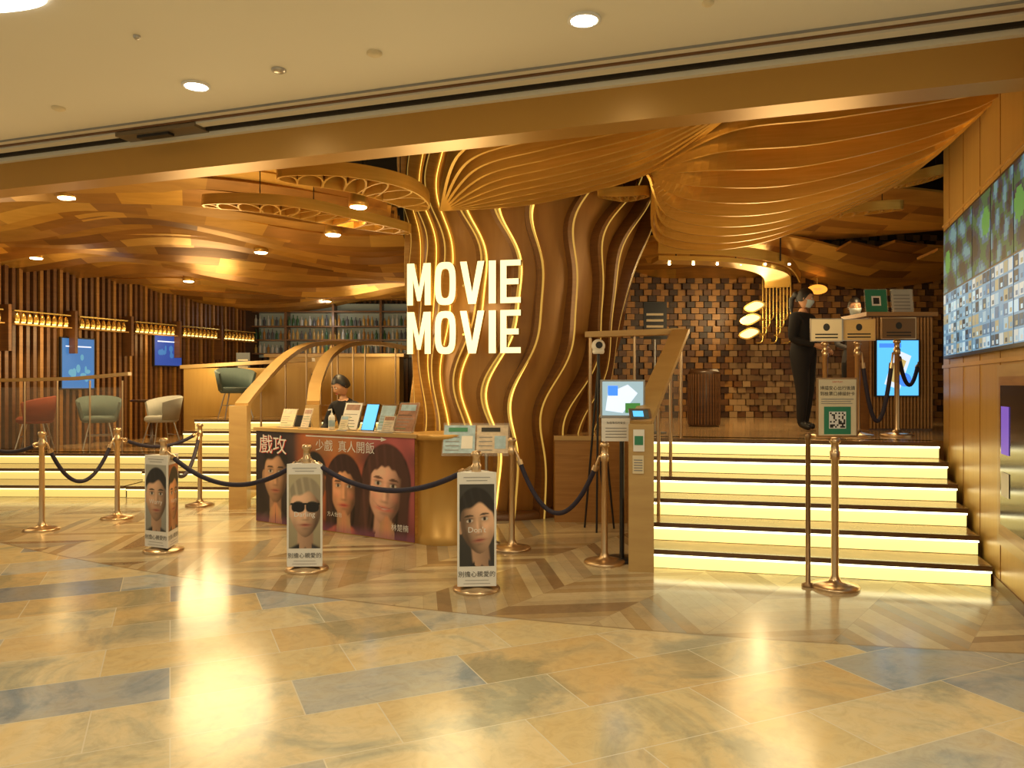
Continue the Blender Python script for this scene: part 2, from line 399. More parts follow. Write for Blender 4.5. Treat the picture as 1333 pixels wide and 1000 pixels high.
b=MB('stair_handrail')
b.prism([(.90,5.93),(1.09,5.90),(1.12,6.10),(.93,6.13)],0,1.14,W_hor)
path=[(1.0,5.96,1.14),(1.05,6.1,1.2),(1.72,7.85,1.98),(1.76,7.98,2.0)]
b.sweep(path,.17,.05,W_hor)
b.sweep([(1.80,8.02,2.0),(1.3,8.15,1.99),(.80,8.28,1.98)],.17,.06,W_hor)
b.plate([(0,0),(1.9,.86),(1.9,-.2),(0,-1.0)],lambda u,v,d=0:Vector((1.03+.36*u,6.08+.93*u,1.15+v)),GLASS)
for t in(.33,.66,1):
    x=1.05+.69*t; y=6.1+1.8*t; zt=1.18+.78*t
    b.tube([(x,y,max(0.15,.9*t-.1)),(x,y,zt)],.016,BRASS)
b.tube([(.84,8.27,.9),(.84,8.27,1.97)],.022,BRASS); b.tube([(1.3,8.15,.9),(1.3,8.15,1.97)],.016,BRASS)
Fn=frame((.90,5.925,0),(.19,-.03,0))
b.rect(.035,.93,.12,1.10,Fn,WHITE,.004); b.rect(.045,.98,.11,1.05,Fn,GREEN,.006)
b.rect(.03,.76,.115,.90,Fn,CREAM,.004)
for k in range(5): b.rect(.04,.78+k*.02,.105,.788+k*.02,Fn,GREYINK,.006)
b.done()
b=MB('tablet_kiosk')
Ft=frame((.92,5.98,1.17),(.19,-.03,0),(0,.75,.66))
b.rect(0,0,.17,.13,Ft,STEEL,.0,.015); b.rect(.012,.015,.15,.115,Ft,pm('tablet_face',(.1,.14,.16),.15),.003); b.rect(.03,.035,.11,.1,Ft,CYAN_SCR,.004)
b.done()

# ------------------------------------------------------------ pillar with wavy ribs
def pc(z): t=max(0,min(1,z/3.7)); return (-.20+.42*t, 9.2, .93+.50*t**1.6, .92+.3*t)
def psurf(th,z,o=0):
    cx,cy,rx,ry=pc(z); return Vector((cx+(rx+o)*math.cos(th),cy+(ry+o)*math.sin(th),z))
PANEL_B=wood('pillar_panel',(.38,.18,.04),(.44,.22,.052),rough=.35,stretch=(6,6,.5),scale=2,metal=.2)
RIBF=wood('rib_walnut',(.22,.10,.024),(.28,.13,.032),rough=.3,metal=.2)
b=MB('rippled_column')
nz=48; nth=72; H=4.15
vs=[psurf(2*pi*k/nth,H*i/nz) for i in range(nz+1) for k in range(nth)]
b.add(vs,[(i*nth+k,i*nth+(k+1)%nth,(i+1)*nth+(k+1)%nth,(i+1)*nth+k) for i in range(nz) for k in range(nth)],PANEL_B,True)
nr=22
for k in range(nr):
    t0=2*pi*(k+.12*math.sin(k*2.1))/nr; ph=k*.42; am=.10+.02*math.sin(k*1.7)
    def th(z,t0=t0,ph=ph,am=am): return t0+am*math.sin(2*pi*z/2.0+ph)+am*.28*math.sin(2*pi*z/1.0+ph*1.3)
    n=80; A=[];
    for i in range(n+1):
        z=H*i/n; a=th(z); dp=.13+.03*math.sin(2*pi*z/1.7+ph)
        tg=Vector((-math.sin(a),math.cos(a),0))*.034
        pi_=psurf(a,z,-.02); po=psurf(a,z,dp)
        A.append([pi_-tg,po-tg,po+tg,pi_+tg, psurf(a,z,.012)+tg*1.03,psurf(a,z,.012)+tg*1.55, psurf(a,z,dp+.002)+tg, psurf(a,z,dp+.002)+tg*.35])
    for i in range(n):
        p,r=A[i],A[i+1]
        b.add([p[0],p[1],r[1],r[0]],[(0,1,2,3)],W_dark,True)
        b.add([p[1],p[2],r[2],r[1]],[(0,1,2,3)],RIBF,True)
        b.add([p[7],p[6],r[6],r[7]],[(0,1,2,3)],RIB_GLOW,True)
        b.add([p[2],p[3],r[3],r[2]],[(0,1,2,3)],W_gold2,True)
        b.add([p[4],p[5],r[5],r[4]],[(0,1,2,3)],LED,True)
b.lathe((-.2,9.2,0),[(1.08,0),(1.08,.06),(1.04,.08),(.9,.08)],W_dark,48)
b.done()

# ------------------------------------------------------------ MOVIE MOVIE sign
def letters(b,F,u,v,H,ch,W,s=.066):
    d=.06
    def P(pts): 
        pts=[(u+x,v+y) for x,y in pts]
        n=len(pts)
        fr=[F(a,c,d) for a,c in pts]; bk=[F(a,c,0) for a,c in pts]
        b.add(fr,[list(range(n))],SIGN); b.add(fr+bk,[(i,(i+1)%n,n+(i+1)%n,n+i) for i in range(n)],GOLD); b.add(bk,[list(range(n))[::-1]],GOLD)
    if ch=='M': P([(0,0),(0,H),(1.2*s,H),(W/2,.42*H),(W-1.2*s,H),(W,H),(W,0),(W-s,0),(W-s,.60*H),(W/2+.28*s,.10*H),(W/2-.28*s,.10*H),(s,.60*H),(s,0)][::-1])
    if ch=='V': P([(0,H),(W/2-.62*s,0),(W/2+.62*s,0),(W,H),(W-1.1*s,H),(W/2,.28*H),(1.1*s,H)])
    if ch=='I': P([(0,0),(W,0),(W,H),(0,H)])
    if ch=='E':
        k=s*.9; P([(0,0),(W,0),(W,k),(s,k),(s,H/2-k/2),(W*.9,H/2-k/2),(W*.9,H/2+k/2),(s,H/2+k/2),(s,H-k),(W,H-k),(W,H),(0,H)])
    if ch=='O':
        n=40; o=[];i_=[]
        def se(a,rx,ry,e=.62):
            c,s_=math.cos(a),math.sin(a); return (math.copysign(abs(c)**e,c)*rx,math.copysign(abs(s_)**e,s_)*ry)
        for k in range(n):
            a=2*pi*k/n; x,y=se(a,W/2,H/2+.004); o.append((u+W/2+x,v+H/2+y)); x,y=se(a,W/2-s,H/2-s*1.02); i_.append((u+W/2+x,v+H/2+y))
        vs=[F(a,c,d) for a,c in o]+[F(a,c,d) for a,c in i_]+[F(a,c,0) for a,c in o]+[F(a,c,0) for a,c in i_]
        b.add(vs,[(k,(k+1)%n,n+(k+1)%n,n+k) for k in range(n)],SIGN)
        b.add(vs,[(2*n+k,2*n+(k+1)%n,(k+1)%n,k) for k in range(n)]+[(n+k,n+(k+1)%n,3*n+(k+1)%n,3*n+k) for k in range(n)],GOLD)
b=MB('illuminated_sign')
Fs=frame((-1.09,8.14,0),(1.24,-.30,0))
for z in(1.765,2.275):
    u=0
    for ch,w in(('M',.262),('O',.228),('V',.262),('I',.076),('E',.215)):
        letters(b,Fs,u,z,.44,ch,w); u+=w+.046
    for uu in(.1,.6,1.1):
        b.tube([Fs(uu,z+.2,0),Fs(uu,z+.2,-.22-.15*(uu<.3))],.012,GOLD,8)
b.done()
point('lamp_sign_glow',tuple(Fs(.6,2.2,.35)),14,(1,.80,.42),.3)

# ------------------------------------------------------------ slatted wave ceiling (left + behind)
b=MB('wave_slat_ceiling')
k=0
def zc(x,yy): return 3.30+.12*math.sin(.75*x+.55*yy)+.06*math.sin(1.9*x-1.1*yy+1)
yy=4.6
while yy<17.4:
    xs=[-11.5+.14*i for i in range(140)]
    run=[]
    def flush(run):
        if len(run)>6: b.sweep(run,.30+.04*math.sin(k),.035,C3,up=Vector((0,.30+.10*math.sin(k*1.3),1)),segmats=PLANKS_L,seglen=R.choice([4,6,9]))
    for x in xs:
        Y=yy+.46*math.sin(.62*x+.22*yy)+.18*math.sin(1.5*x+.5*yy)
        ok = Y>bl(x,.65) and x>-.74*Y-1.2 and (x<-1.15 if Y<10.3 else x<7)
        if ok and x<-.4 and Y<7.6 and x>-2.0: ok=False
        if ok and (-7.9+.386*(Y-9.5)-.9>x): ok=False
        if ok: run.append(Vector((x,Y,zc(x,Y)-.045*((k%4)-1.5))))
        else: flush(run); run=[]
    flush(run)
    k+=1; yy+=.215
yy=8.7
while yy<10.4:
    run=[Vector((1.6+.16*i,yy+.2*math.sin(.9*(1.6+.16*i)+yy),3.55+.06*math.sin(1.3*i*.16+yy*2))) for i in range(36)]
    b.sweep(run,.32,.03,C3,up=Vector((0,.26,1)),segmats=PLANKS_L,seglen=5); yy+=.22
b.done()
def leaf(name,A,B,nr,sag=0,mats=PLANKS,n=44,fin=.13,lift=.05,rib=C1):
    b=MB(name); A=catmull(A,n);B=catmull(B,n); G=[]
    for j in range(nr+1):
        t=j/nr; row=[]
        for i in range(n):
            p=A[i].lerp(B[i],t); p=p+Vector((0,0,-sag*math.sin(pi*t)*math.sin(pi*i/(n-1)))); row.append(p)
        G.append(row)
    for j in range(nr):
        cur=None
        for i in range(n-1):
            if i%R.choice([5,6,7])==0 or cur is None: cur=R.choice(mats)
            u1=Vector((0,0,lift-.02)); u2=Vector((0,0,lift+.06))
            b.add([G[j][i]+u1,G[j][i+1]+u1,G[j+1][i+1]+u2,G[j+1][i]+u2],[(0,1,2,3)],cur)
    for j in range(nr+1):
        b.sweep(G[j],.028,fin,rib)
    b.done()
LM=[C2,C3,C4,C3,C3,C1]
leaf('leaf_canopy',[(-.72,7.75,3.28),(-.45,6.5,3.48),(.1,5.75,3.45),(.8,5.35,3.45),(1.5,5.15,3.45)],
     [(-.7,7.8,3.30),(0.1,7.85,3.36),(.8,7.75,3.48),(1.35,7.2,3.55),(1.6,5.5,3.5)],9,.04,mats=LM,fin=.18,lift=.09)
leaf('leaf_canopy',[(1.35,7.3,3.6),(1.65,5.6,3.55),(2.3,5.2,3.55),(3.1,4.95,3.55),(3.50,5.3,3.7)],
     [(1.38,7.5,3.5),(1.65,8.4,3.08),(2.75,8.6,3.12),(3.85,7.7,3.55),(3.65,5.9,3.82)],10,.12,mats=LM,fin=.20,lift=.10)
def scallop(name,P,w,loops,z0,h=.10,mat=C1,sec=3):
    b=MB(name); C=catmull(P,loops*8+1); n=len(C)
    for sgn in(-1,1):
        pts=[]
        for i,p in enumerate(C):
            t=(C[min(i+1,n-1)]-C[max(i-1,0)]).normalized(); sd=Vector((-t.y,t.x,0)); e=pw(math.sin(pi*i/(n-1)),.6)
            pts.append(p+sd*(sgn*w*e))
        b.sweep(pts,.018,h,mat)
    for l in range(loops):
        i0=l*8; p=C[i0]; q2=C[i0+8]; t=(q2-p); L_=t.length; t.normalize(); sd=Vector((-t.y,t.x,0)); e=pw(math.sin(pi*(i0+4)/(n-1)),.6)
        arc=[]
        for k2 in range(15):
            a=pi*k2/14; arc.append(p+t*(L_*(.5-.5*math.cos(a)))+sd*(w*e*(1-2*abs(math.sin(a))**.7)))
        b.sweep(arc,.016,h,mat)
    for i in(n//4,n//2,3*n//4): b.tube([C[i]+Vector((0,0,h/2)),C[i]+Vector((0,0,.85))],.005,BLACKP,6)
    b.done()
scallop('scalloped_pendant',[(-2.0,6.55,3.26),(-1.5,6.7,3.26),(-1.1,6.9,3.22),(-.85,7.4,3.18)],.26,8,0,h=.12)
scallop('scalloped_pendant',[(-2.9,7.2,3.17),(-2.2,7.3,3.15),(-1.7,7.8,3.14),(-1.1,8.3,3.12)],.22,12,0)
scallop('scalloped_pendant',[(-.7,6.3,3.5),(-.3,6.1,3.48),(.0,5.9,3.45)],.12,8,0)
scallop('scalloped_pendant',[(.9,8.0,3.45),(1.15,7.9,3.4),(1.4,7.85,3.42)],.12,7,0)
scallop('scalloped_pendant',[(3.3,8.6,3.35),(3.8,8.5,3.38),(4.3,8.45,3.42)],.12,8,0)
scallop('scalloped_pendant',[(4.0,8.0,3.55),(4.25,7.95,3.6),(4.45,7.9,3.65)],.14,7,0)
b=MB('curved_valance')
b.sweep(catmull([(1.9,10.2,3.1),(2.9,10.3,3.08),(3.6,10.6,3.0),(3.9,11.3,2.9)],30),.35,.06,C1)
b.sweep(catmull([(1.9,10.0,3.22),(2.9,10.1,3.20),(3.7,10.4,3.12),(4.2,11.2,3.0)],30),.02,.14,C1)
for k in range(6): b.tube([(2.1+k*.32,10.25,3.06),(2.1+k*.32,10.25,3.04)],.016,LAMPW,10)
for k in(2.2,3.0,3.6): b.tube([(k,10.3,3.1),(k,10.3,4.15)],.01,BLACKP,6)
b.done()

# ------------------------------------------------------------ interior recessed downlights in the slat ceiling, and added fill lights
for x,y_ in[(-4.30,7.43),(-1.55,7.75),(-2.05,8.8),(-7.0,11.3),(-5.6,13.3),(-3.9,16.2),(-3.4,10.4)]:
    z=zc(x,y_)-.12
    b=MB('ceiling_spotlight'); b.lathe((x,y_,z),[(.085,.0),(.10,.004),(.10,.05),(.08,.16)],C2,20); b.lathe((x,y_,z-.002),[(.085,0),(.075,-.010),(.001,-.014)],LAMPW,20)
    b.done()
    spot('lamp_ceiling_spot',(x,y_,z-.05),200,108,(1,.70,.32),rad=.1)
for x,y_ in[(2.2,9.3),(4.6,9.6),(3.4,11.2)]:
    spot('lamp_gallery_spot',(x,y_,3.0),95,108,(1,.70,.32),rad=.1)
for x,y_,z,e in[(-3,8,1.9,66),(-5,12.5,2.0,70),(-.6,6.3,2.4,30),(2.6,6.8,2.2,46),(3.0,9.2,2.5,24),(3.6,11.0,2.7,26),(-2.5,14.5,2.3,45),(-6.5,8.5,1.8,38)]:  # fill points without fixtures, added to brighten the interior
    point('fill_ambient',(x,y_,z),e,(1,.73,.35),.5)

# ------------------------------------------------------------ back walls
bw=MB('wall_back')
bw.box((3.1,12.75,2.5),(9,.2,3.3),W_vdark)
BM=[W_vdark,W_dark,W_mid,W_mid,W_vdark]
BS=[pm('stone_block_a',(.42,.27,.13),.4),pm('stone_block_b',(.30,.19,.09),.4),pm('stone_block_c',(.22,.13,.06),.4),W_dark]
zz=.9; r_=0
while zz<3.9:
    xx=.9-(r_%2)*.07
    while xx<7.2:
        stone = 3.5<xx<5.4 and zz<2.1
        d=R.choice([.03,.06,.09]) ; w=.135
        bw.box((xx+w/2,12.65-d/2,zz+.05),(w-.008,d,.092),R.choice(BS) if stone else (BM[(r_+int(xx/.14))%2*2+R.choice([0,0,1])]))
        xx+=.14
    zz+=.1; r_+=1
bw.done()
b=MB('wall_rear'); b.box((-3.0,17.7,2.0),(9,.2,4.3),W_vdark)
for i in range(70): b.box((-7.2+i*.12,17.57,2.2),(.05,.06,3.4),W_dark)
b.done()
b=MB('wall_gallery_right'); b.box((7.6,10,2.1),(.2,6,4.1),W_dark); b.done()
dl=Vector((.386,1,0)).normalized(); ql=Vector((-8.6,9.5,0)); nl=Vector((dl.y,-dl.x,0))
Fl=lambda u,v,d=0: ql+dl*u+Vector((0,0,v))+nl*d
b=MB('wall_left'); c=ql+dl*3.2-nl*.1; b.box((c.x,c.y,2.05),(10,.2,4.1),W_vdark,rz=math.atan2(dl.y,dl.x))
for i in range(78):
    u=-1.2+i*.115; c=Fl(u,2.0,.03); b.box(c,(.055,.07,3.6),W_mid if i%3==0 else W_dark,rz=math.atan2(dl.y,dl.x))
b.done()
SHG=em('shade_glow',(1,.68,.22),3)
b=MB('wall_lamp_row')
for seg in range(7):
    ua=.1+seg*1.12
    b.sweep([Fl(ua,2.56,.22),Fl(ua+.95,2.56,.22)],.10,.02,GOLD); b.sweep([Fl(ua,2.36,.2),Fl(ua+.95,2.36,.2)],.20,.015,W_gold)
    b.box(Fl(ua-.06,2.3,.15),(.05,.22,.7),W_dark,rz=math.atan2(dl.y,dl.x))
    for k2 in range(9):
        p=Fl(ua+.06+k2*.103,2.40,.24); b.lathe(p,[(.034,0),(.042,.03),(.03,.10),(.012,.13)],GOLD,12)
        b.lathe(p+Vector((0,0,-.02)),[(.026,0),(.03,.015),(.02,.02)],SHG,10)
b.done()
for u in(.8,3.0,5.2): point('lamp_wall_row',tuple(Fl(u,2.25,.45)),7,(1,.65,.25),.2)
def screen(name,F,u0,v0,u1,v1,mat,extra=None):
    b=MB(name); b.rect(u0-.02,v0-.02,u1+.02,v1+.02,F,BLACKP,.05,.05); b.rect(u0,v0,u1,v1,F,mat,.052)
    for k in range(9):
        cu=R.uniform(u0+.1,u1-.1); b.ell(cu,R.uniform(v0+.15,v1-.25),R.uniform(.02,.06),R.uniform(.03,.09),F,extra or CYAN_SCR,.053+.0005*k,9)
    b.rect(u0+.06,v1-.14,u1-.06,v1-.12,F,WHT_SCR,.058); b.done()
DB=em('deep_blue_screen',(.03,.08,.42),.7); DB2=em('mid_blue_screen',(.05,.20,.55),.7); DB3=em('pale_blue_screen',(.12,.40,.62),.7)
screen('poster_screen',(lambda u,v,d=0:Fl(u,v,d+.07)),3.25,1.38,3.85,2.2,DB2,DB3)
screen('poster_screen',(lambda u,v,d=0:Fl(u,v,d+.07)),5.15,1.80,5.80,2.38,DB,DB2)

stair('lounge_steps',(-8.25,9.9),(-4.95,9.8),(-7.85,11.1),(-4.95,11.0),3,0,.15,.3,STEP_L,STEP_L2)
b=MB('floor_lounge'); b.prism([(-7.8,11.3),(-4.95,11.2),(-4.95,17.5),(-5.5,17.5)],0,.45,STONE_T,top=STONE_P); b.done()
stair('lounge_staircase',(-4.9,9.75),(-2.0,9.6),(-4.9,11.85),(-2.0,11.7),6,0,.15,.3,STEP_L,STEP_L2)
b=MB('floor_bar_level'); b.prism([(-4.9,12.1),(-1.3,12.0),(-1.3,17.6),(-4.9,17.6)],0,.9,W_mid,top=STONE_P); b.done()
b=MB('lounge_handrail')
b.sweep([(-7.7,11.3,1.50),(-6.4,11.27,1.53),(-5.6,11.25,1.60)],.10,.05,W_hor)
for i in range(5):
    x=-7.65+i*.48; b.tube([(x,11.3,.45),(x,11.3,1.5)],.014,BRASS,8)
b.rect(0,.05,1.95,.95,lambda u,v,d=0:Vector((-7.68+u,11.29,.45+v)),GLASS)
b.done()
b=MB('low_partition_wall')
b.prism([(-5.6,13.1),(-3.4,12.9),(-3.4,13.02),(-5.6,13.22)],.9,1.72,W_panel); b.sweep([(-5.65,13.16,1.74),(-3.35,12.96,1.86)],.16,.06,W_hor); b.prism([(-5.6,13.1),(-4.96,13.05),(-4.96,13.17),(-5.6,13.22)],.45,.9,W_panel)
b.done()
def curved_rail(name,P,foot):
    b=MB(name); C=catmull(P,30); b.sweep(C,.15,.06,W_hor)
    for i in range(2,30,5):
        p=C[i]; f=foot(p); b.tube([(p.x,p.y,f),(p.x,p.y,p.z-.02)],.013,BRASS,8)
    b.sweep([Vector((p.x,p.y,foot(p)+.14)) for p in C],.04,.16,W_gold)
    return b
def ft(p): return max(0,min(.9,(p.y-9.6)/2.1*.9))
b=curved_rail('curved_handrail',[(-3.15,8.95,1.2),(-3.2,9.6,1.40),(-3.15,10.6,1.80),(-3.05,11.5,2.03),(-2.75,12.1,2.10),(-2.5,12.5,2.10)],ft)
b.box((-3.17,8.95,.6),(.2,.2,1.2),W_hor,rz=.1); b.done()
b=curved_rail('curved_handrail',[(-2.38,9.2,1.22),(-2.52,9.9,1.48),(-2.58,10.8,1.84),(-2.45,11.6,2.05),(-2.1,12.2,2.09),(-1.7,12.5,2.03),(-1.3,12.5,1.98)],ft)
b.box((-2.38,9.2,.6),(.16,.16,1.2),W_hor,rz=.1); b.done()

# bar
b=MB('bar_counter'); b.prism([(-4.8,15.2),(-2.2,15.0),(-2.2,15.6),(-4.8,15.8)],.9,1.98,W_panel); b.prism([(-4.88,15.1),(-2.1,14.9),(-2.1,15.65),(-4.88,15.85)],1.98,2.04,W_hor); b.done()
BOT=[pm('bottle_%d'%i,c,.15) for i,c in enumerate([(.05,.12,.06),(.35,.18,.05),(.5,.5,.5),(.1,.1,.12),(.45,.3,.1)])]
b=MB('bar_bottle_shelf')
b.box((-3.95,17.3,2.65),(4.2,.08,1.2),em('bar_backlight',(.5,.5,.34),.08)); 
for z in(2.12,2.42,2.72,3.05): b.box((-3.95,17.1,z),(4.2,.35,.03),W_dark)
for x in(-6.05,-5.0,-3.95,-2.9,-1.85): b.box((x,17.12,2.15),(.05,.36,2.5),W_dark)
for z in(2.135,2.435,2.735):
    x=-5.95
    while x<-1.95:
        h=R.uniform(.17,.25); b.lathe((x,17.02,z),[(.032,0),(.034,h*.6),(.012,h*.75),(.012,h)],R.choice(BOT),8); x+=.092
b.done()
point('lamp_bar',(-4,16.5,2.9),6,(.9,.9,.85),.1)
def stand_sign(name,x,y,z0,h,w,hh,mat,face=0,pole=.012,lines=4):
    b=MB(name); b.lathe((x,y,z0),[(.13,0),(.13,.012),(.03,.022)],BLACKP,24); b.tube([(x,y,z0+.01),(x,y,z0+h)],pole,STEEL,8)
    F=frame((x-w/2*math.cos(face),y-w/2*math.sin(face)-.02,z0+h),(math.cos(face),math.sin(face),0))
    b.rect(0,0,w,hh,F,mat,0,.012)
    m=INK if mat in(WHITE,CREAM) else CREAM
    for k in range(lines): b.rect(w*.12,hh*(.15+k*.16),w*.85,hh*(.15+k*.16)+hh*.06,F,m,.003)
    b.done()
stand_sign('notice_stand',-4.72,13.5,.9,.72,.24,.38,BLACKP)
stand_sign('notice_stand',1.6,8.6,.9,1.05,.26,.42,BLACKP)

# ------------------------------------------------------------ chairs
def chair(x,y,z,rz,fab):
    b=MB('lounge_chair')
    prof=[(.05,.40),(.22,.40),(.25,.43),(.25,.47),(.22,.50),(.02,.50)]
    b.lathe((0,0,0),prof,fab,28)
    n=22; vs=[]
    for i in range(n+1):
        a=math.radians(-115+230*i/n); hgt=.30*pw(math.cos(a/2),.6)
        for r,zz in((.25,.44),(.31,.50+hgt),(.28,.52+hgt),(.22,.47)):
            vs.append((r*math.sin(a)*1.05,r*math.cos(a),zz))
    b.add(vs,[(i*4+k,i*4+(k+1)%4,(i+1)*4+(k+1)%4,(i+1)*4+k) for i in range(n) for k in range(4)],fab,True)
    b.add(vs,[(3,2,1,0),(n*4,n*4+1,n*4+2,n*4+3)],fab)
    for sx in(-1,1):
        for sy in(-1,1): b.tube([(sx*.13,sy*.13,.41),(sx*.22,sy*.22,0)],.011,STEEL,8)
    b.tube([(-.17,-.17,.2),(.17,-.17,.2)],.007,STEEL,6); b.tube([(-.17,.17,.2),(.17,.17,.2)],.007,STEEL,6)
    b.done((x,y,z),rz)
chair(-6.45,12.0,.45,.5,TEAL); chair(-5.52,12.1,.45,-.7,GREYF); chair(-4.5,12.5,.9,.6,TEAL); chair(-7.3,11.75,.45,-1.2,REDF)
def cafe_table(x,y,z):
    b=MB('cafe_table'); b.lathe((0,0,0),[(.22,0),(.22,.012),(.03,.03),(.025,.68),(.10,.70),(.32,.705),(.33,.72),(.32,.74)],W_vdark,36); b.done((x,y,z))
cafe_table(-5.98,12.75,.45); cafe_table(-3.9,13.9,.9)

# ------------------------------------------------------------ stanchions & ropes
def stan_parts(b,x,y,z0,h=.98):
    b.lathe((x,y,z0),[(.165,0),(.168,.012),(.160,.022),(.10,.034),(.045,.045),(.034,.07),(.026,.09),(.025,h-.16),(.034,h-.155),(.034,h-.10),(.027,h-.095),(.027,h-.04),(.038,h-.035),(.038,h-.02),(.030,h-.004),(.012,h)],BRASS,32)
def stanchion(x,y,z0=0,h=.98):
    b=MB('rope_stanchion'); stan_parts(b,x,y,z0,h); return b.done()
def rope(p,q_,sag,r=.02):
    p=Vector(p);q_=Vector(q_); b=MB('velvet_rope'); d=(q_-p); d.z=0; d.normalize()
    a=p+d*.045;c=q_-d*.045; n=26
    pts=[a.lerp(c,i/n)+Vector((0,0,-sag*(1-(2*i/n-1)**2))) for i in range(n+1)]
    b.tube(pts[1:-1],r,VELVET,10); b.tube([pts[0]-d*.012,pts[0],pts[1]],.012,BRASS,8); b.tube([pts[-2],pts[-1],pts[-1]+d*.012],.012,BRASS,8)
    for i in(1,-2):
        j=i+1 if i>0 else i-1
        b.tube([pts[i],pts[i].lerp(pts[j],.6)],.025,BRASS,10)
    b.done()
ST={'a':(-4.67,7.63),'b':(-4.26,8.29),'c':(-3.73,9.18),'d':(0,6.74),'e':(.75,6.22)}
for k_ in ST: stanchion(*ST[k_])
hz=.86
PS={'p':(-3.03,6.68),'q':(-1.60,5.99),'r':(-.25,5.41)}
def P3(t,z=hz): return (*t,z)
rope(P3(ST['a']),P3(ST['b']),.42); rope(P3(ST['b']),P3(ST['c']),.12); rope(P3(ST['a']),(-5.6,8.0,.86),.1)
stanchion(-5.6,8.0)
rope(P3(PS['p']),P3(PS['q']),.24); rope(P3(PS['q']),P3(PS['r']),.20); rope(P3(ST['d']),P3(ST['e']),.50)
rope(P3(ST['c']),P3(PS['p']),.35)

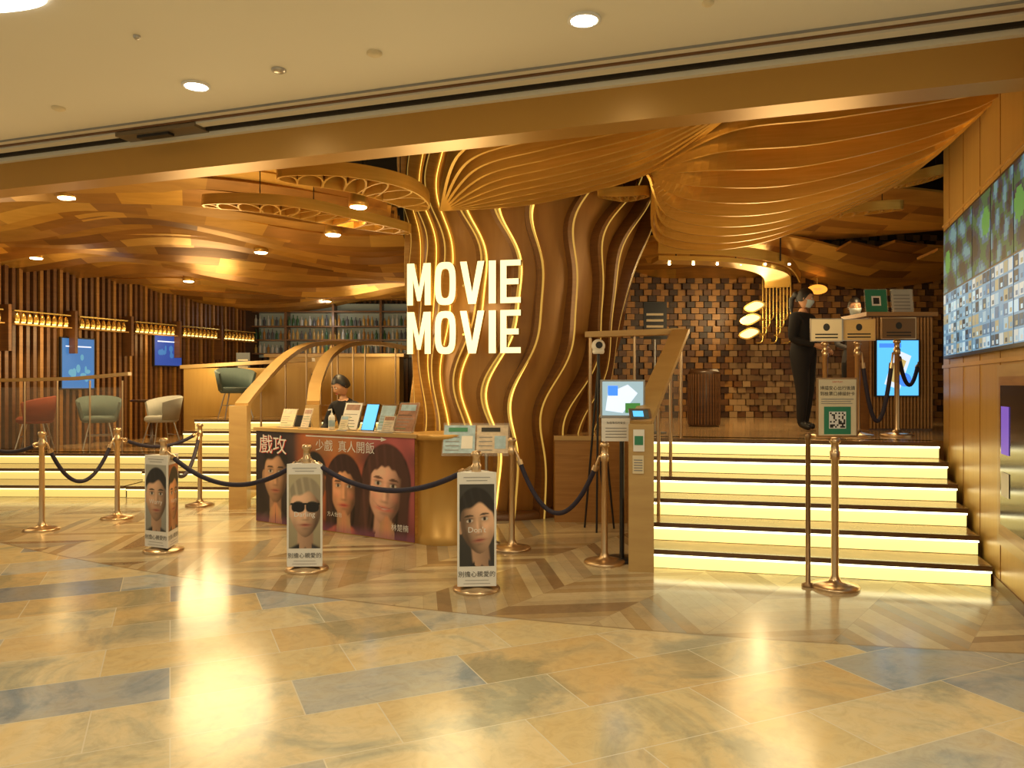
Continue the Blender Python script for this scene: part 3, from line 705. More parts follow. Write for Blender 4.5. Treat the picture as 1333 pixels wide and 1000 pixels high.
# ------------------------------------------------------------ portrait artwork (photo-style prints)
def ss(a,b_,x):
    t=max(0,min(1,(x-a)/(b_-a))); return t*t*(3-2*t)
def G(x,y,cx,cy,sx,sy): return math.exp(-((x-cx)/sx)**2-((y-cy)/sy)**2)
def mx(c1,c2,a): return tuple(c1[i]*(1-a)+c2[i]*a for i in range(3))
def head_art(x,y,col,skin=(.74,.46,.30),hair=(.012,.010,.010),cloth=(.03,.03,.035),kind='man',shades=False,Ld_=(-.6,.25,.75),sm=0,rot=0):
    """composite a head over colour col ; x,y in face units"""
    if rot:
        c_,s_=math.cos(rot),math.sin(rot); x,y=x*c_-y*s_,x*s_+y*c_
    if kind=='woman':
        d=(x/.74)**2+((y-.12)/.88)**2; a=1-ss(.88,1.05,d)
        if y<.12: a=max(a,(1-ss(.64,.78,abs(x)))*(ss(-1.3,-1.0,y)))
        st=.8+.5*math.sin(x*38+4*math.sin(y*3)); col=mx(col,tuple(h*st for h in hair),a)
    sh=-.92-.55*pw(abs(x)-.2,1.2)
    a=1-ss(sh-.05,sh+.05,y) if abs(x)>.2 else (1-ss(-1.07,-.97,y+abs(x)))
    neck=(1-ss(.22,.29,abs(x)))*(1-ss(-.35,-.25,y))
    nsh=.45+.25*ss(.3,-.3,x); col=mx(col,tuple(s*nsh for s in skin),neck)
    col=mx(col,tuple(c*(1+.6*math.sin(x*9)) for c in cloth),a)
    if kind=='man':
        for sx in(-1,1): col=mx(col,tuple(s*(.75 if sx<0 else .4) for s in skin),1-ss(.7,1.2,((x-sx*.52)/.08)**2+((y+.02)/.17)**2))
    w=.5*math.sqrt(max(0,1-(y/.74)**2)); 
    if y<-.15: w*=1-.26*pw((-y-.15)/.57,1.6)
    fa=ss(-.03,.03,w-abs(x)) if abs(y)<.74 else 0
    nx=x/.52; ny=y/.85; nz=math.sqrt(max(.05,1-nx*nx-ny*ny)); l=max(0,nx*Ld_[0]+ny*Ld_[1]+nz*Ld_[2])
    sh=.22+.95*l
    for sx in(-1,1):
        sh*=1-.42*G(x,y,sx*.22,.12,.14,.09)
        sh*=1-.25*G(x,y,sx*.36,-.30,.12,.25)
        sh*=1+.16*G(x,y,sx*.25,-.08,.12,.10)
    sh*=1+.30*G(x,y,-.01,-.05,.035,.18); sh*=1-.38*G(x,y,.085,-.08,.05,.17); sh*=1-.4*G(x,y,0,-.255,.11,.03)
    sh*=1+.18*G(x,y,0,-.20,.05,.05); sh*=1-.25*G(x,y,0,-.50,.12,.03); sh*=1+.12*G(x,y,0,.38,.25,.12); sh*=1+.1*G(x,y,0,-.62,.1,.06)
    fc=tuple(s*sh for s in skin)
    if kind=='man': fc=mx(fc,tuple(c*.55 for c in fc),.45*ss(-.25,-.5,y)*(1-.6*G(x,y,0,-.4,.2,.1)))
    else:
        for sx in(-1,1): fc=mx(fc,(.75,.22,.16),.30*G(x,y,sx*.28,-.14,.12,.10))
    lip=G(x,y,0,-.40,.17+sm*.04,.045); fc=mx(fc,(.42,.10,.08) if kind=='man' else (.62,.07,.07),min(1,lip*1.0))
    yl=-.395+sm*(x*x*1.2); fc=mx(fc,(.07,.02,.02),.85*G(x,y,0,yl,.18+sm*.05,.012))
    if sm: fc=mx(fc,(.8,.75,.68),.8*G(x,y,0,yl-.012,.11,.014))
    for sx in(-1,1):
        fc=mx(fc,hair,.88*(1-ss(.6,1.4,((x-sx*.23)/.14)**2+((y-(.245-.25*(abs(x)-.23)**2*4))/.028)**2)))
        e=((x-sx*.22)/.105)**2+((y-.115)/.045)**2; fc=mx(fc,(.62,.56,.50),1-ss(.6,1.1,e))
        fc=mx(fc,(.02,.012,.01),1-ss(.5,1.2,((x-sx*.22)/.047)**2+((y-.118)/.047)**2)); fc=mx(fc,(.03,.02,.02),.8*G(x,y,sx*.22,.165,.11,.018))
    if shades:
        for sx in(-1,1): fc=mx(fc,(.008,.008,.01),1-ss(.8,1.1,(abs((x-sx*.23)/.22))**2.6+(abs((y-.10)/.15))**2.6))
        fc=mx(fc,(.01,.01,.01),(1-ss(.02,.04,abs(y-.19)))*(1 if abs(x)<.5 else 0))
    col=mx(col,fc,fa)
    if kind=='man':
        hl=.50-.9*x*x+.05*math.sin(x*11); top=((x)/.58)**2+((y-.30)/.66)**2
        a=(1-ss(.85,1.03,top))*ss(hl-.04,hl+.05,y)
    else:
        hl=.50-1.1*x*x+.02*math.sin(x*30); top=(x/.66)**2+((y-.15)/.84)**2
        a=(1-ss(.9,1.04,top))*ss(hl-.03,hl+.03,y)
        a=max(a,ss(.40,.47,abs(x))*(1-ss(.62,.74,abs(x)))*(1-ss(.3,.5,y))*ss(-1.2,-.9,y))
    st=.7+.9*max(0,math.sin(x*26+y*5))*ss(-.6,.3,-x)
    return mx(col,tuple(h*(1+st*.8) for h in hair),a)

def poster_stand(x,y,rot,style,hdr):
    b=MB('poster_stand'); stan_parts(b,x,y,0)
    w=.265; hgt0,hgt1=.045,.835
    r=w/math.sqrt(3)
    kw={'p':dict(Ld_=(-.5,.3,.7)),'q':dict(shades=True,hair=(.20,.17,.12)),'r':dict(Ld_=(.65,.25,.7),rot=-.12)}[style]
    bg={'p':(.40,.40,.36),'q':(.46,.40,.26),'r':(.05,.047,.045)}[style]
    for k in range(3):
        a=rot+k*2*pi/3
        nx,ny=math.sin(a),-math.cos(a); tx,ty=math.cos(a),math.sin(a); ap=r*.5+.004
        F=frame((x+nx*ap-tx*w/2,y+ny*ap-ty*w/2,0),(tx,ty,0))
        b.rect(0,hgt0,w,hgt1,F,WHITE,0,.004)
        kw2=dict(kw)
        bgk=bg
        if style=='p' and k==1: kw2=dict(skin=(.70,.33,.15)); bgk=(.45,.16,.05)
        fn=lambda u,v,kw2=kw2,bgk=bgk:head_art((u-w*.52)/.235,(v-.475)/.275,tuple(c*(.7+.6*(v-.2)) for c in bgk),**kw2)
        b.art(.012,.185,w-.012,.755,56,110,F,fn,.0015)
        b.text('別擔心親愛的',F,w/2,.115,.043,INK,.003)
        b.rect(.05,.087,w-.05,.09,F,GREYINK,.003); b.rect(.04,.064,w-.04,.067,F,GREYINK,.003)
        b.text(hdr,F,w/2,.42 if style!='q' else .43,.055,WHITE,.004)
        for i in range(2): b.rect(.04+.02*i,.80-.022*i,w-.04-.02*i,.804-.022*i,F,GREYINK,.003)
    b.prism([(x+r*.9*math.sin(rot+pi+k*2*pi/3),y-r*math.cos(rot+pi+k*2*pi/3)*.9) for k in range(3)],.83,.834,WHITE)
    b.done()
poster_stand(*PS['p'],-.42,'p','Worry')
poster_stand(*PS['q'],.05,'q','Darling')
poster_stand(*PS['r'],.08,'r',"Don't")

# ------------------------------------------------------------ reception desk
A=Vector((-2.70,8.12,0)); B=Vector((-.88,6.97,0)); du=(B-A).normalized(); dn=Vector((-du.y,du.x,0))
if dn.y<0: dn=-dn
Ld=(B-A).length
Fd=lambda u,v,d=0:A+du*u+Vector((0,0,v))-dn*d
b=MB('reception_desk')
ra=math.atan2(du.y,du.x)
c=A+du*Ld/2+dn*.04; b.box((c.x,c.y,.48),(Ld,.08,.96),W_gold2,rz=ra)
c=A+du*Ld/2+dn*.14; b.box((c.x,c.y,.975),(Ld+.06,.32,.035),W_hor,rz=ra)
c=A+du*Ld/2+dn*.30; b.box((c.x,c.y,.73),(Ld,.5,.04),W_hor,rz=ra)
c=A+du*.03+dn*.3; b.box((c.x,c.y,.355),(.05,.5,.71),W_mid,rz=ra)
cx,cy=-.62,7.18
b.lathe((cx,cy,0),[(.31,0),(.31,.08),(.30,.085),(.30,.94),(.33,.945),(.33,.99),(.31,.995)],LACQ,48)
b.done()
def posterfn(u,v):
    dark=(.035,.025,.03); org=(.50,.13,.04); pnk=(.42,.10,.10)
    c=mx(dark,org,ss(.55,.72,u)); c=mx(c,pnk,ss(1.35,1.65,u))
    c=tuple(q_*(.55+.6*v+.12*math.sin(u*23+v*9)) for q_ in c)
    c=mx(c,(.03,.02,.03),.6*ss(.95,.75,v)*ss(.6,.75,v)*(.5+.5*math.sin(u*9)))
    c=mx(c,(.50,.28,.10),.5*G(u,v,1.1,.85,.35,.15))
    c=head_art((u-.30)/.34,(v-.50)/.38,c,skin=(.55,.32,.20),cloth=(.04,.03,.03))
    c=head_art((u-.86)/.32,(v-.46)/.34,c,skin=(.66,.30,.14),cloth=(.28,.05,.02))
    c=head_art((u-1.27)/.34,(v-.42)/.36,c,skin=(.80,.40,.22),hair=(.03,.012,.01),cloth=(.5,.12,.05),kind='woman')
    c=head_art((u-1.80)/.42,(v-.46)/.44,c,skin=(.88,.50,.36),hair=(.05,.02,.015),cloth=(.10,.02,.02),kind='woman',sm=1,rot=.1)
    for hu in(.30,.86,1.27,1.82):
        for sg in(-1,1):
            for k in range(4):
                cxx=hu+sg*(.016+k*.024)*(1-v*1.3); a=(1-ss(.009,.014,abs(u-cxx)))*ss(.24-.02*k,.20-.02*k,v)
                c=mx(c,(.66-.05*k,.30,.16),a*.9)
    c=mx(c,(.30,.10,.20),.5*ss(.12,.0,v))
    return tuple(min(.9,max(0,q_)) for q_ in c)
b=MB('movie_poster')
e=.006
b.rect(0,.01,Ld,.955,Fd,INK,e,.004)
b.art(.0,.01,Ld,.955,230,100,Fd,posterfn,e+.001)
b.text('戲攻',Fd,.27,.74,.21,RED,e+.003); b.text('戲攻',Fd,.26,.745,.21,WHITE,e+.004)
b.text('少戲  真人開飯',Fd,1.28,.80,.12,WHITE,e+.004)
b.text('林楚楠',Fd,1.98,.10,.07,WHITE,e+.004); b.text('方人怡怡',Fd,1.15,.16,.05,WHITE,e+.004); b.text('主持人',Fd,.55,.10,.05,CREAM,e+.004)
b.rect(.75,.925,1.75,.938,Fd,WHITE,e+.004)
b.plate([(1.75,.91),(1.82,.932),(1.75,.952)],Fd,WHITE,e+.004)
b.done()
LBL=pm('brochure_blue',(.35,.5,.6),.4,noise=.3,nscale=20); BEI=pm('brochure_beige',(.6,.5,.38),.4,noise=.3,nscale=20); BR3=pm('brochure_brown',(.32,.16,.1),.4,noise=.4,nscale=20)
def easel(name,u,w,h,mat,kind='card',d=-.12):
    b=MB(name); T=Vector((0,0,1))*.94+dn*.34
    o=A+du*u-dn*d*1.0+Vector((0,0,.993)); F=frame(o,du,T)
    b.rect(0,0,w,h,F,GLASS if kind!='tablet' else BLACKP,0,.008)
    b.rect(.008,.012,w-.008,h-.008,F,mat,.002)
    if kind=='card':
        for k in range(5):
            b.rect(.02,h*(.12+.11*k),w*R.uniform(.5,.9),h*(.14+.11*k),F,R.choice([INK,GREYINK,GREYINK,GREEN]),.003)
        b.rect(w*.12,h*.72,w*.88,h*.92,F,R.choice([BR3,LBL,BEI]),.003)
    p=F(w/2,h*.7,-.008); b.tube([p,Vector((p.x,p.y,.995))+dn*.06],.005,STEEL,6); b.sweep([F(0,0,.012),F(w,0,.012)],.03,.006,STEEL)
    b.done()
easel('brochure_holder',.20,.22,.21,CREAM); easel('brochure_holder',.52,.13,.22,BEI)
easel('brochure_holder',1.08,.24,.29,WHITE2); easel('tablet_screen',1.37,.17,.28,CYAN_SCR,'tablet'); easel('brochure_holder',1.57,.19,.27,LBL); easel('brochure_holder',1.79,.24,.30,BR3); easel('brochure_holder',1.72,.15,.17,BEI,d=-.02)
easel('brochure_holder',1.16,.12,.16,CREAM,d=-.02)
def bottle(x,y,z):
    b=MB('hand_sanitizer_bottle'); b.lathe((x,y,z),[(.03,0),(.033,.01),(.033,.12),(.026,.14),(.012,.148),(.012,.165)],WHITE2,20); b.tube([(x,y,z+.16),(x,y,z+.20)],.005,WHITE,8); b.tube([(x,y,z+.20),(x-.035,y-.01,z+.195)],.007,WHITE,8)
    b.lathe((x,y,z+.03),[(.0335,0),(.0338,.003),(.0338,.06),(.0335,.063)],LBL,20); b.done()
p=A+du*.98+dn*.12; bottle(p.x,p.y,.994)
b=MB('desk_monitor'); o=A+du*.20+dn*.40; b.box((o.x,o.y,1.0),(.34,.025,.22),BLACKP,rz=ra); b.box((o.x,o.y,.83),(.04,.03,.16),BLACKP,rz=ra); b.box((o.x,o.y,.757),(.2,.15,.012),BLACKP,rz=ra); b.done()

b=MB('leaflet_lectern')
F=frame((-.62,6.74,.84),(.66,.0,0),(0,.62,.62))
b.rect(0,-.02,.60,.36,F,GLASS,0,.012); 
for k,(m_,w_) in enumerate([(LBL,.28),(BEI,.28)]): 
    b.rect(.01+k*.295,.0,.01+k*.295+w_,.33,F,m_,.003)
    for l in range(4): b.rect(.03+k*.295,.03+l*.05,.03+k*.295+.12,.04+l*.05,F,GREYINK,.005)
    b.rect(.17+k*.295,.05,.27+k*.295,.20,F,[WHITE2,LBL][k],.005); b.rect(.05+k*.295,.25,.22+k*.295,.30,F,[GREEN,INK][k],.005)
b.lathe((-.23,6.95,0),[(.12,0),(.12,.015),(.02,.03)],STEEL,24); b.tube([(-.23,6.95,.02),(-.23,6.90,.95)],.016,STEEL,10)
b.done()

# ------------------------------------------------------------ people
def skin_mesh(verts,edges,root):
    me=bpy.data.meshes.new('tmp'); me.from_pydata([v[0] for v in verts],edges,[]); ob=bpy.data.objects.new('tmp',me); sc.collection.objects.link(ob)
    md=ob.modifiers.new('s','SKIN'); md.use_smooth_shade=True
    for i,v in enumerate(verts):
        sv=me.skin_vertices[0].data[i]; r=v[1]; sv.radius=(r,r) if not isinstance(r,tuple) else r; sv.use_root=(i==root)
    ss_=ob.modifiers.new('u','SUBSURF'); ss_.levels=2; ss_.render_levels=2
    dg=bpy.context.evaluated_depsgraph_get(); out=bpy.data.meshes.new_from_object(ob.evaluated_get(dg)); bpy.data.objects.remove(ob); return out
def seg_d(p,a,b_):
    ab=b_-a; t=max(0,min(1,(p-a).dot(ab)/max(ab.length_squared,1e-9))); return (p-(a+ab*t)).length
def person(name,J,rad,loc,rz,mats,head_tilt=0,hair='short',mask=True,head_turn=0,curl=.6,hands=True):
    """J: joint dict local (facing -Y)."""
    b=MB(name); V={k:Vector(v) for k,v in J.items()}
    keys=list(V.keys()); idx={k:i for i,k in enumerate(keys)}
    E=[('pelvis','waist'),('waist','chest'),('chest','uchest'),('uchest','neck0'),('neck0','neck1')]
    for s in 'LR': E+=[('uchest','sh'+s),('sh'+s,'el'+s),('el'+s,'wr'+s),('pelvis','hip'+s),('hip'+s,'kn'+s),('kn'+s,'an'+s),('an'+s,'toe'+s)]
    me=skin_mesh([(V[k],rad[k.rstrip('LR')]) for k in keys],[(idx[a],idx[c]) for a,c in E],idx['pelvis'])
    def mf(c):
        best=min(E,key=lambda e:seg_d(c,V[e[0]],V[e[1]])); a,q2=best
        if a.startswith('neck'): return mats['skin']
        if a.startswith('an'): return mats['shoe']
        if a.startswith('el'):
            t=(c-V[a]).dot(V[q2]-V[a])/(V[q2]-V[a]).length_squared
            return mats['skin'] if t>.93 else mats['top']
        if a.startswith('kn') or a.startswith('hip'): return mats['pants']
        return mats['top']
    b.mesh_from(me,mf); bpy.data.meshes.remove(me)
    hc=V['neck1']+Vector((0,-.02,.105)); Rm=Matrix.Rotation(head_turn,3,'Z')@Matrix.Rotation(head_tilt,3,'X')
    T=lambda p:hc+Rm@Vector(p)
    nu,nv=28,22; vs=[]
    for i in range(nv+1):
        f=pi*i/nv
        for k in range(nu):
            a=2*pi*k/nu; x=.074*math.sin(f)*math.cos(a); y_=.092*math.sin(f)*math.sin(a); z=.115*math.cos(f)
            if z<0: q3=1-.38*pw(z/-.115,1.5); x*=q3; y_=y_*(1-.18*(z/-.115)) if y_<0 else y_*(1-.45*(z/-.115))
            fr=max(0,-math.sin(a))*math.sin(f)
            y_-=.022*math.exp(-((x/.012)**2))*math.exp(-(((z+.018)/.022)**2))*(fr>.2)
            y_+=.007*math.exp(-(((abs(x)-.03)/.015)**2))*math.exp(-(((z-.008)/.014)**2))*(fr>.2)
            y_-=.005*math.exp(-((x/.022)**2))*math.exp(-(((z+.058)/.010)**2))*(fr>.2)
            vs.append(T((x,y_,z)))
    b.add(vs,[(i*nu+k,(i+1)*nu+k,(i+1)*nu+(k+1)%nu,i*nu+(k+1)%nu) for i in range(nv) for k in range(nu)],mats['skin'],True)
    def blob(c,r,m,n=12,cut=None):
        vs=[];fs=[]
        for i in range(n+1):
            f=pi*i/n
            for k in range(n): a=2*pi*k/n; vs.append(T((c[0]+r[0]*math.sin(f)*math.cos(a),c[1]+r[1]*math.sin(f)*math.sin(a),c[2]+r[2]*math.cos(f))))
        fs=[(i*n+k,(i+1)*n+k,(i+1)*n+(k+1)%n,i*n+(k+1)%n) for i in range(n) for k in range(n)]
        b.add(vs,fs,m,True)
    for sx in(-1,1):
        blob((sx*.074,.008,-.005),(.010,.018,.028),mats['skin'],8)
        blob((sx*.030,-.079,.010),(.013,.008,.008),WHITE2,8); blob((sx*.030,-.0855,.010),(.006,.004,.006),INK,8)
        blob((sx*.030,-.087,.030),(.018,.005,.004),HAIR,8)
    blob((0,-.088,-.058),(.022,.007,.007),LIPS,10)
    n1,n2=28,16; vs=[]
    for i in range(n2+1):
        for k in range(n1):
            a=2*pi*k/n1; fr=-math.sin(a); fmax=math.radians(62 if fr>.55 else (62+ (0.55-fr)/.6*48 if fr>-.05 else 112)); f=fmax*i/n2
            w_=1.11+.02*math.sin(k*3)
            vs.append(T((.076*w_*math.sin(f)*math.cos(a),.004+.094*w_*math.sin(f)*math.sin(a),.117*w_*math.cos(f)*(1 if math.cos(f)>0 else .9))))
    b.add(vs,[(i*n1+k,(i+1)*n1+k,(i+1)*n1+(k+1)%n1,i*n1+(k+1)%n1) for i in range(n2) for k in range(n1)],HAIR,True)
    if hair=='tail':
        blob((0,.105,.035),(.045,.045,.045),HAIR); b.tube([T((0,.11,.03)),T((0,.15,-.02)),T((0,.14,-.12)),T((0,.12,-.20))],[.025,.032,.026,.006],HAIR,12)
    if mask:
        vs=[];n=14
        for i in range(9):
            z=-.012-.088*i/8
            for k in range(n+1):
                a=math.radians(-160+140*k/n); rr=1.0-.25*(i/8)**2; vs.append(T((.080*rr*math.cos(a),(.106-.012*abs(i-2)/6)*rr*math.sin(a)*1.02,z)))
        b.add(vs,[(i*(n+1)+k,i*(n+1)+k+1,(i+1)*(n+1)+k+1,(i+1)*(n+1)+k) for i in range(8) for k in range(n)],MASK,True)
        for sx in(-1,1): b.tube([T((sx*.074,-.035,-.02)),T((sx*.079,.005,.012))],.0018,WHITE,5)
    if hands:
        for s,sg in(('L',1),('R',-1)):
            w=V['wr'+s]; fd=(w-V['el'+s]).normalized(); sd=fd.cross(Vector((0,0,1)))
            if sd.length<.2: sd=Vector((0,1,0))
            sd.normalize(); pn=fd.cross(sd)
            vv=[w-fd*.01,w+fd*.045,w+fd*.085]
            b.tube(vv,[.024,.036,.033],mats['skin'],10)
            for k2,(o_,l_) in enumerate(((-.027,.062),(-.009,.074),(.009,.070),(.026,.054))):
                base=w+fd*.078+sd*o_; p1=base+fd*l_*.45; c1=math.cos(curl);s1=math.sin(curl)
                p2=p1+(fd*c1+pn*s1)*l_*.35; p3=p2+(fd*math.cos(curl*1.8)+pn*math.sin(curl*1.8))*l_*.3
                b.tube([base,p1,p2,p3],[.0095,.009,.008,.006],mats['skin'],8)
            tb=w+fd*.025-sd*sg*.026; b.tube([tb,tb+(fd*.7-sd*sg*.6)*.035,tb+(fd*.95-sd*sg*.3)*.062],[.012,.010,.007],mats['skin'],8)
    return b.done(loc,rz)
rad_w={'pelvis':(.135,.105),'waist':(.115,.09),'chest':(.13,.10),'uchest':(.10,.085),'neck0':.05,'neck1':.044,'sh':.058,'el':.041,'wr':.026,'hip':.092,'kn':.058,'an':.040,'toe':.032}
rad_u={'pelvis':(.17,.15),'waist':(.145,.125),'chest':(.155,.13),'uchest':(.12,.105),'neck0':.05,'neck1':.044,'sh':.075,'el':.056,'wr':.034,'hip':.12,'kn':.078,'an':.052,'toe':.036}
CL={'skin':SKIN,'shoe':BLACKP,'pants':BLACK,'top':BLACK}
J=dict(pelvis=(0,0,.86),waist=(0,.0,1.0),chest=(0,.0,1.14),uchest=(0,.01,1.25),neck0=(0,.01,1.335),neck1=(0,-.005,1.385),
 shL=(.165,.01,1.27),elL=(.21,.03,1.02),wrL=(.13,-.19,.93),shR=(-.165,.01,1.27),elR=(-.21,.03,1.02),wrR=(-.10,-.21,.95),
 hipL=(.085,0,.80),knL=(.09,-.01,.44),anL=(.09,.03,.07),toeL=(.10,-.10,.035),hipR=(-.085,0,.80),knR=(-.09,-.04,.44),anR=(-.095,-.02,.07),toeR=(-.10,-.15,.035))
J={k:(v[0],v[1],v[2]*1.05) for k,v in J.items()}
person('standing_usher',J,rad_u,(3.45,9.1,.90),math.radians(42),CL,head_tilt=.15,hair='tail',head_turn=.35)
person('counter_attendant',J,rad_w,(4.50,10.1,.90),math.radians(-10),{'skin':SKIN,'shoe':BLACKP,'pants':BLACK,'top':pm('grey_shirt',(.06,.06,.07),.8)},head_tilt=.1)
Js=dict(pelvis=(0,0,.68),waist=(0,-.01,.82),chest=(0,-.03,.97),uchest=(0,-.05,1.09),neck0=(0,-.07,1.17),neck1=(0,-.10,1.215),
 shL=(.18,-.05,1.10),elL=(.24,-.12,.86),wrL=(.12,-.34,.80),shR=(-.18,-.05,1.10),elR=(-.24,-.12,.86),wrR=(-.12,-.34,.80),
 hipL=(.09,-.02,.66),knL=(.11,-.42,.62),anL=(.11,-.38,.22),toeL=(.11,-.50,.19),hipR=(-.09,-.02,.66),knR=(-.11,-.42,.62),anR=(-.11,-.38,.22),toeR=(-.11,-.50,.19))
Js={k:(v[0],v[1],v[2]+.11) for k,v in Js.items()}
dpos=A+du*.42+dn*.93
person('seated_clerk',Js,rad_w,(dpos.x,dpos.y,0),ra,CL,head_tilt=.5,mask=False,head_turn=-.3)
b=MB('bar_stool'); b.lathe((dpos.x,dpos.y,0),[(.24,0),(.24,.015),(.03,.04),(.03,.16),(.03,.59),(.17,.61),(.19,.65),(.17,.68)],BLACKP,28)
b.lathe((dpos.x,dpos.y,.19),[(.25,0),(.26,.01),(.25,.02)],STEEL,28) ; b.done()

# ------------------------------------------------------------ ticket counter
b=MB('ticket_counter')
x0,x1,yf=4.25,5.0,9.15
b.box(((x0+x1)/2,yf+.3,.9+.68),(x1-x0,.6,1.36),W_dark); b.box(((x0+x1)/2,yf+.3,2.28),(x1-x0+.1,.7,.05),W_mid)
for i in range(19): b.tube([(x0+.02+i*.04,yf-.01,.92),(x0+.02+i*.04,yf-.01,2.24)],.017,W_mid,8)
b.done()
b=MB('digital_poster_screen'); F=frame((4.30,9.08,1.30),(1,0,0)); b.rect(0,0,.52,.68,F,BLACKP,0,.05); b.rect(.015,.015,.505,.665,F,CYAN_SCR,.002)
b.plate([(.1,.15),(.28,.08),(.42,.48),(.24,.56)],F,WHT_SCR,.004); b.plate([(.14,.2),(.26,.15),(.36,.42),(.25,.48)],F,em('scr_yel',(.8,.6,.2),.7),.005); b.ell(.34,.2,.08,.08,F,BLUE_SCR,.006); b.rect(.04,.58,.3,.63,F,BLUE_SCR,.004)
b.done()
def table_sign(name,x,y,z,w,h,mat,qr=False):
    b=MB(name); F=frame((x,y,z),(1,0,0),(0,.15,1)); b.rect(0,0,w,h,F,GLASS,0,.006); b.rect(.01,.01,w-.01,h-.01,F,mat,.002)
    if qr: b.rect(w*.3,h*.3,w*.7,h*.7,F,WHITE,.003); b.rect(w*.37,h*.37,w*.63,h*.63,F,INK,.004)
    else:
        for k in range(5): b.rect(w*.12,h*(.15+.14*k),w*.85,h*(.2+.14*k),F,GREYINK,.003)
    b.sweep([F(0,0,0),F(w,0,0)],.08,.008,GLASS); b.done()
table_sign('qr_sign',4.28,9.3,2.31,.28,.30,GREEN,True); table_sign('price_sign',4.60,9.3,2.31,.27,.30,pm('grey_card',(.45,.45,.42),.5))
def sign_stanchion(x,y,z0,h,w,hh,mat,txt=None):
    b=MB('sign_stanchion'); stan_parts(b,x,y,z0,h)
    F=frame((x-w/2,y-.03,z0+h),(1,-.05,0)); b.rect(0,0,w,hh,F,BRASS,0,.012); b.rect(.01,.01,w-.01,hh-.01,F,mat,.002)
    b.ell(w*.5,hh*.62,hh*.14,hh*.16,F,INK,.003)
    for k in range(2): b.rect(w*.15,hh*(.14+.14*k),w*.85,hh*(.2+.14*k),F,INK,.003)
    b.done()
sign_stanchion(3.26,8.0,.9,.99,.33,.24,CREAM); sign_stanchion(3.62,8.05,.9,1.0,.34,.23,pm('gold_card',(.62,.42,.16),.4)); sign_stanchion(4.06,8.1,.9,1.02,.36,.23,pm('brown_card',(.16,.09,.04),.4))
rope((3.62,8.05,1.78),(4.06,8.1,1.78),.72,.022)
rope((4.06,8.1,1.78),(4.72,8.9,1.7),.3,.022)
b=MB('entrance_sign_stand'); x,y_=2.30,5.47
stan_parts(b,x,y_,0,1.07)
F=frame((x-.145,y_-.04,1.075),(1,0,0)); b.rect(0,0,.29,.42,F,BRASS,0,.012); b.rect(.012,.012,.278,.408,F,CREAM,.002)
b.text('掃描安心出行後請',F,.145,.335,.031,INK,.004); b.text('到檢票口掃描針卡',F,.145,.295,.031,INK,.004)
b.rect(.03,.265,.26,.27,F,GREYINK,.004); b.rect(.03,.25,.24,.254,F,GREYINK,.004); b.rect(.03,.235,.25,.239,F,GREYINK,.004)
b.rect(.05,.02,.24,.215,F,GREEN,.003); b.rect(.085,.06,.205,.18,F,WHITE,.004)
for i in range(9):
    for j in range(9):
        if R.random()<.55: b.rect(.091+i*.012,.066+j*.012,.103+i*.012,.078+j*.012,F,INK,.005)
b.text('DAY PLAY',F,.145,.385,.016,RED,.004)
b.done()
b=MB('slim_pole_stand'); b.lathe((2.12,5.50,0),[(.045,0),(.045,.02),(.017,.03),(.017,1.05),(.022,1.055),(.022,1.09),(.01,1.1)],pm('bronze',(.25,.15,.07),.35,.8),20); b.done()
b=MB('notice_board_sign'); x,y_=ST['e']; F=frame((x-.03,y_-.05,.99),(1,0,0)); b.rect(0,0,.23,.185,F,WHITE,0,.01); b.text('為保障您的安全',F,.115,.14,.022,INK,.003)
for k in range(4): b.rect(.03,.03+.024*k,.2,.036+.024*k,F,GREYINK,.003)
b.tube([(x+.0,y_,.975),(x+.0,y_-.045,.995)],.008,STEEL,6); b.done()
b=MB('thermal_camera_tripod'); tx,ty=.86,7.65
top=Vector((tx,ty,1.62))
for a in(.3,2.4,4.5): b.tube([top,(tx+.17*math.cos(a),ty+.17*math.sin(a),.0)],[.013,.010],BLACKP,8)
b.tube([top,(tx,ty,1.75)],.016,BLACKP,8); b.lathe((tx,ty,1.75),[(.05,0),(.06,.015),(.06,.04),(.02,.05)],WHITE2,20)
n=14; vs=[(tx+.068*math.sin(pi*i/n)*math.cos(2*pi*k/n),ty+.068*math.sin(pi*i/n)*math.sin(2*pi*k/n),1.83+.068*math.cos(pi*i/n)) for i in range(n+1) for k in range(n)]
b.add(vs,[(i*n+k,(i+1)*n+k,(i+1)*n+(k+1)%n,i*n+(k+1)%n) for i in range(n) for k in range(n)],WHITE2,True)
b.tube([(tx,ty-.055,1.835),(tx,ty-.078,1.835)],.034,BLACKP,16)
b.tube([(tx,ty,1.7),(tx+.05,ty+.03,1.2),(tx+.02,ty,.6),(tx+.08,ty,.02)],.008,BLACKP,6)
b.done()
b=MB('monitor_stand'); F=frame((.72,6.25,1.175),(.36,-.02,0)); b.rect(0,0,.36,.31,F,pm('monitor_bezel',(.35,.35,.34),.4),0,.04); b.rect(.015,.02,.345,.295,F,em('monitor_img',(.35,.5,.55),.9),.002)
b.plate([(.04,.06),(.18,.04),(.3,.2),(.22,.27),(.06,.2)],F,WHT_SCR,.003); b.rect(.2,.04,.32,.12,F,PALU[1],.004); b.rect(.06,.18,.14,.26,F,BLUE_SCR,.004)
b.tube([(.90,6.29,.02),(.90,6.29,1.2)],.02,BLACKP,10); b.lathe((.90,6.33,0),[(.16,0),(.16,.015),(.03,.03)],BLACKP,24); b.done()
b=MB('waste_bin'); b.lathe((2.5,10.0,.9),[(.19,0),(.2,.02),(.2,.70),(.17,.74),(.16,.70),(.02,.69)],W_vdark,32)
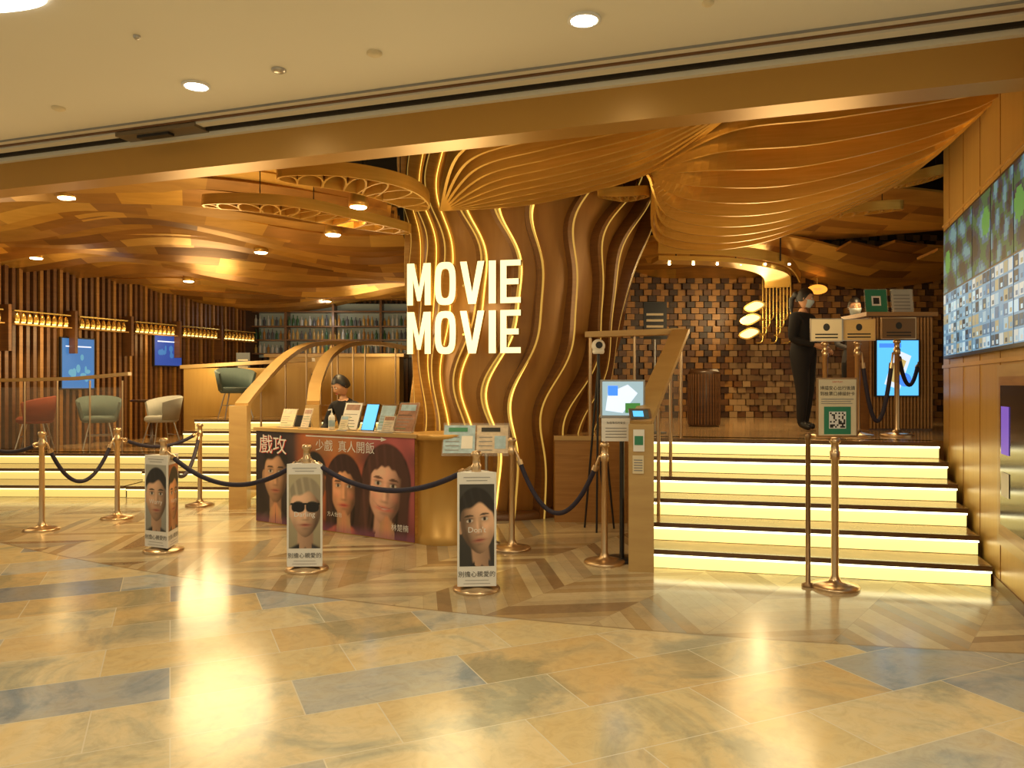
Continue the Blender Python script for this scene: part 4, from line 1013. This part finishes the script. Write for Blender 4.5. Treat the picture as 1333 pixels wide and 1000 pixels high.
for k in range(32): a=2*pi*k/32; b.tube([(2.5+.2*math.cos(a),10+.2*math.sin(a),.93),(2.5+.2*math.cos(a),10+.2*math.sin(a),1.58)],.009,W_dark,6)
b.done()
b=MB('leaf_wall_light')
LF=em('leaf_glow',(1,.74,.32),1.6)
for x,z in((3.78,2.66),(3.72,2.46),(3.70,2.24)):
    pts=[]
    for k in range(20):
        a=2*pi*k/20; rr=.13+.03*math.cos(2*a); pts.append((rr*math.cos(a),.078*math.sin(a)+.03*math.cos(a)))
    Fq=frame((x,12.0,z),(1,0,0)); b.plate(pts,Fq,LF,0,.05); b.sweep([Fq(*p,.0) for p in pts+[pts[0]]],.02,.06,GOLD,up=(0,1,0))
for k in range(9):
    x=3.95+k*.055; z0=2.1+.12*(k%4); b.tube(catmull([(x,12.1,4.1),(x,12.1,z0+.3),(x,12.1,z0+.06),(x-.04,12.1,z0),(x-.1,12.1,z0)],14),.013,GOLD,8)
for z in(2.66,2.46,2.24): b.tube([(3.8,12.05,z),(4.0,12.1,z)],.012,GOLD,8)
b.done()
b=MB('oval_orange_sign'); Fq=frame((4.78,12.0,2.93),(1,0,0)); pts=[(.15*math.cos(2*pi*k/24),.075*math.sin(2*pi*k/24)) for k in range(24)]; b.plate(pts,Fq,em('orange_glow',(1,.36,.04),1.4),0,.04); b.text('INFO',Fq,0,-.02,.06,WHITE,.003); b.tube([(4.78,12.02,3.0),(4.78,12.02,4.15)],.01,GOLD,6); b.done()
point('lamp_leaf',(3.7,11.5,2.5),10,(1,.74,.36),.1)

# ------------------------------------------------------------ world + camera
w=bpy.data.worlds.new('world'); sc.world=w; w.use_nodes=True
w.node_tree.nodes['Background'].inputs[0].default_value=(1,.86,.58,1); w.node_tree.nodes['Background'].inputs[1].default_value=.48
cam=bpy.data.cameras.new('camera'); cam.sensor_width=36; cam.lens=27.0; cam.clip_end=60
co=bpy.data.objects.new('camera',cam); co.location=(0,0,1.45); co.rotation_euler=(math.radians(90),0,0); sc.collection.objects.link(co); sc.camera=co
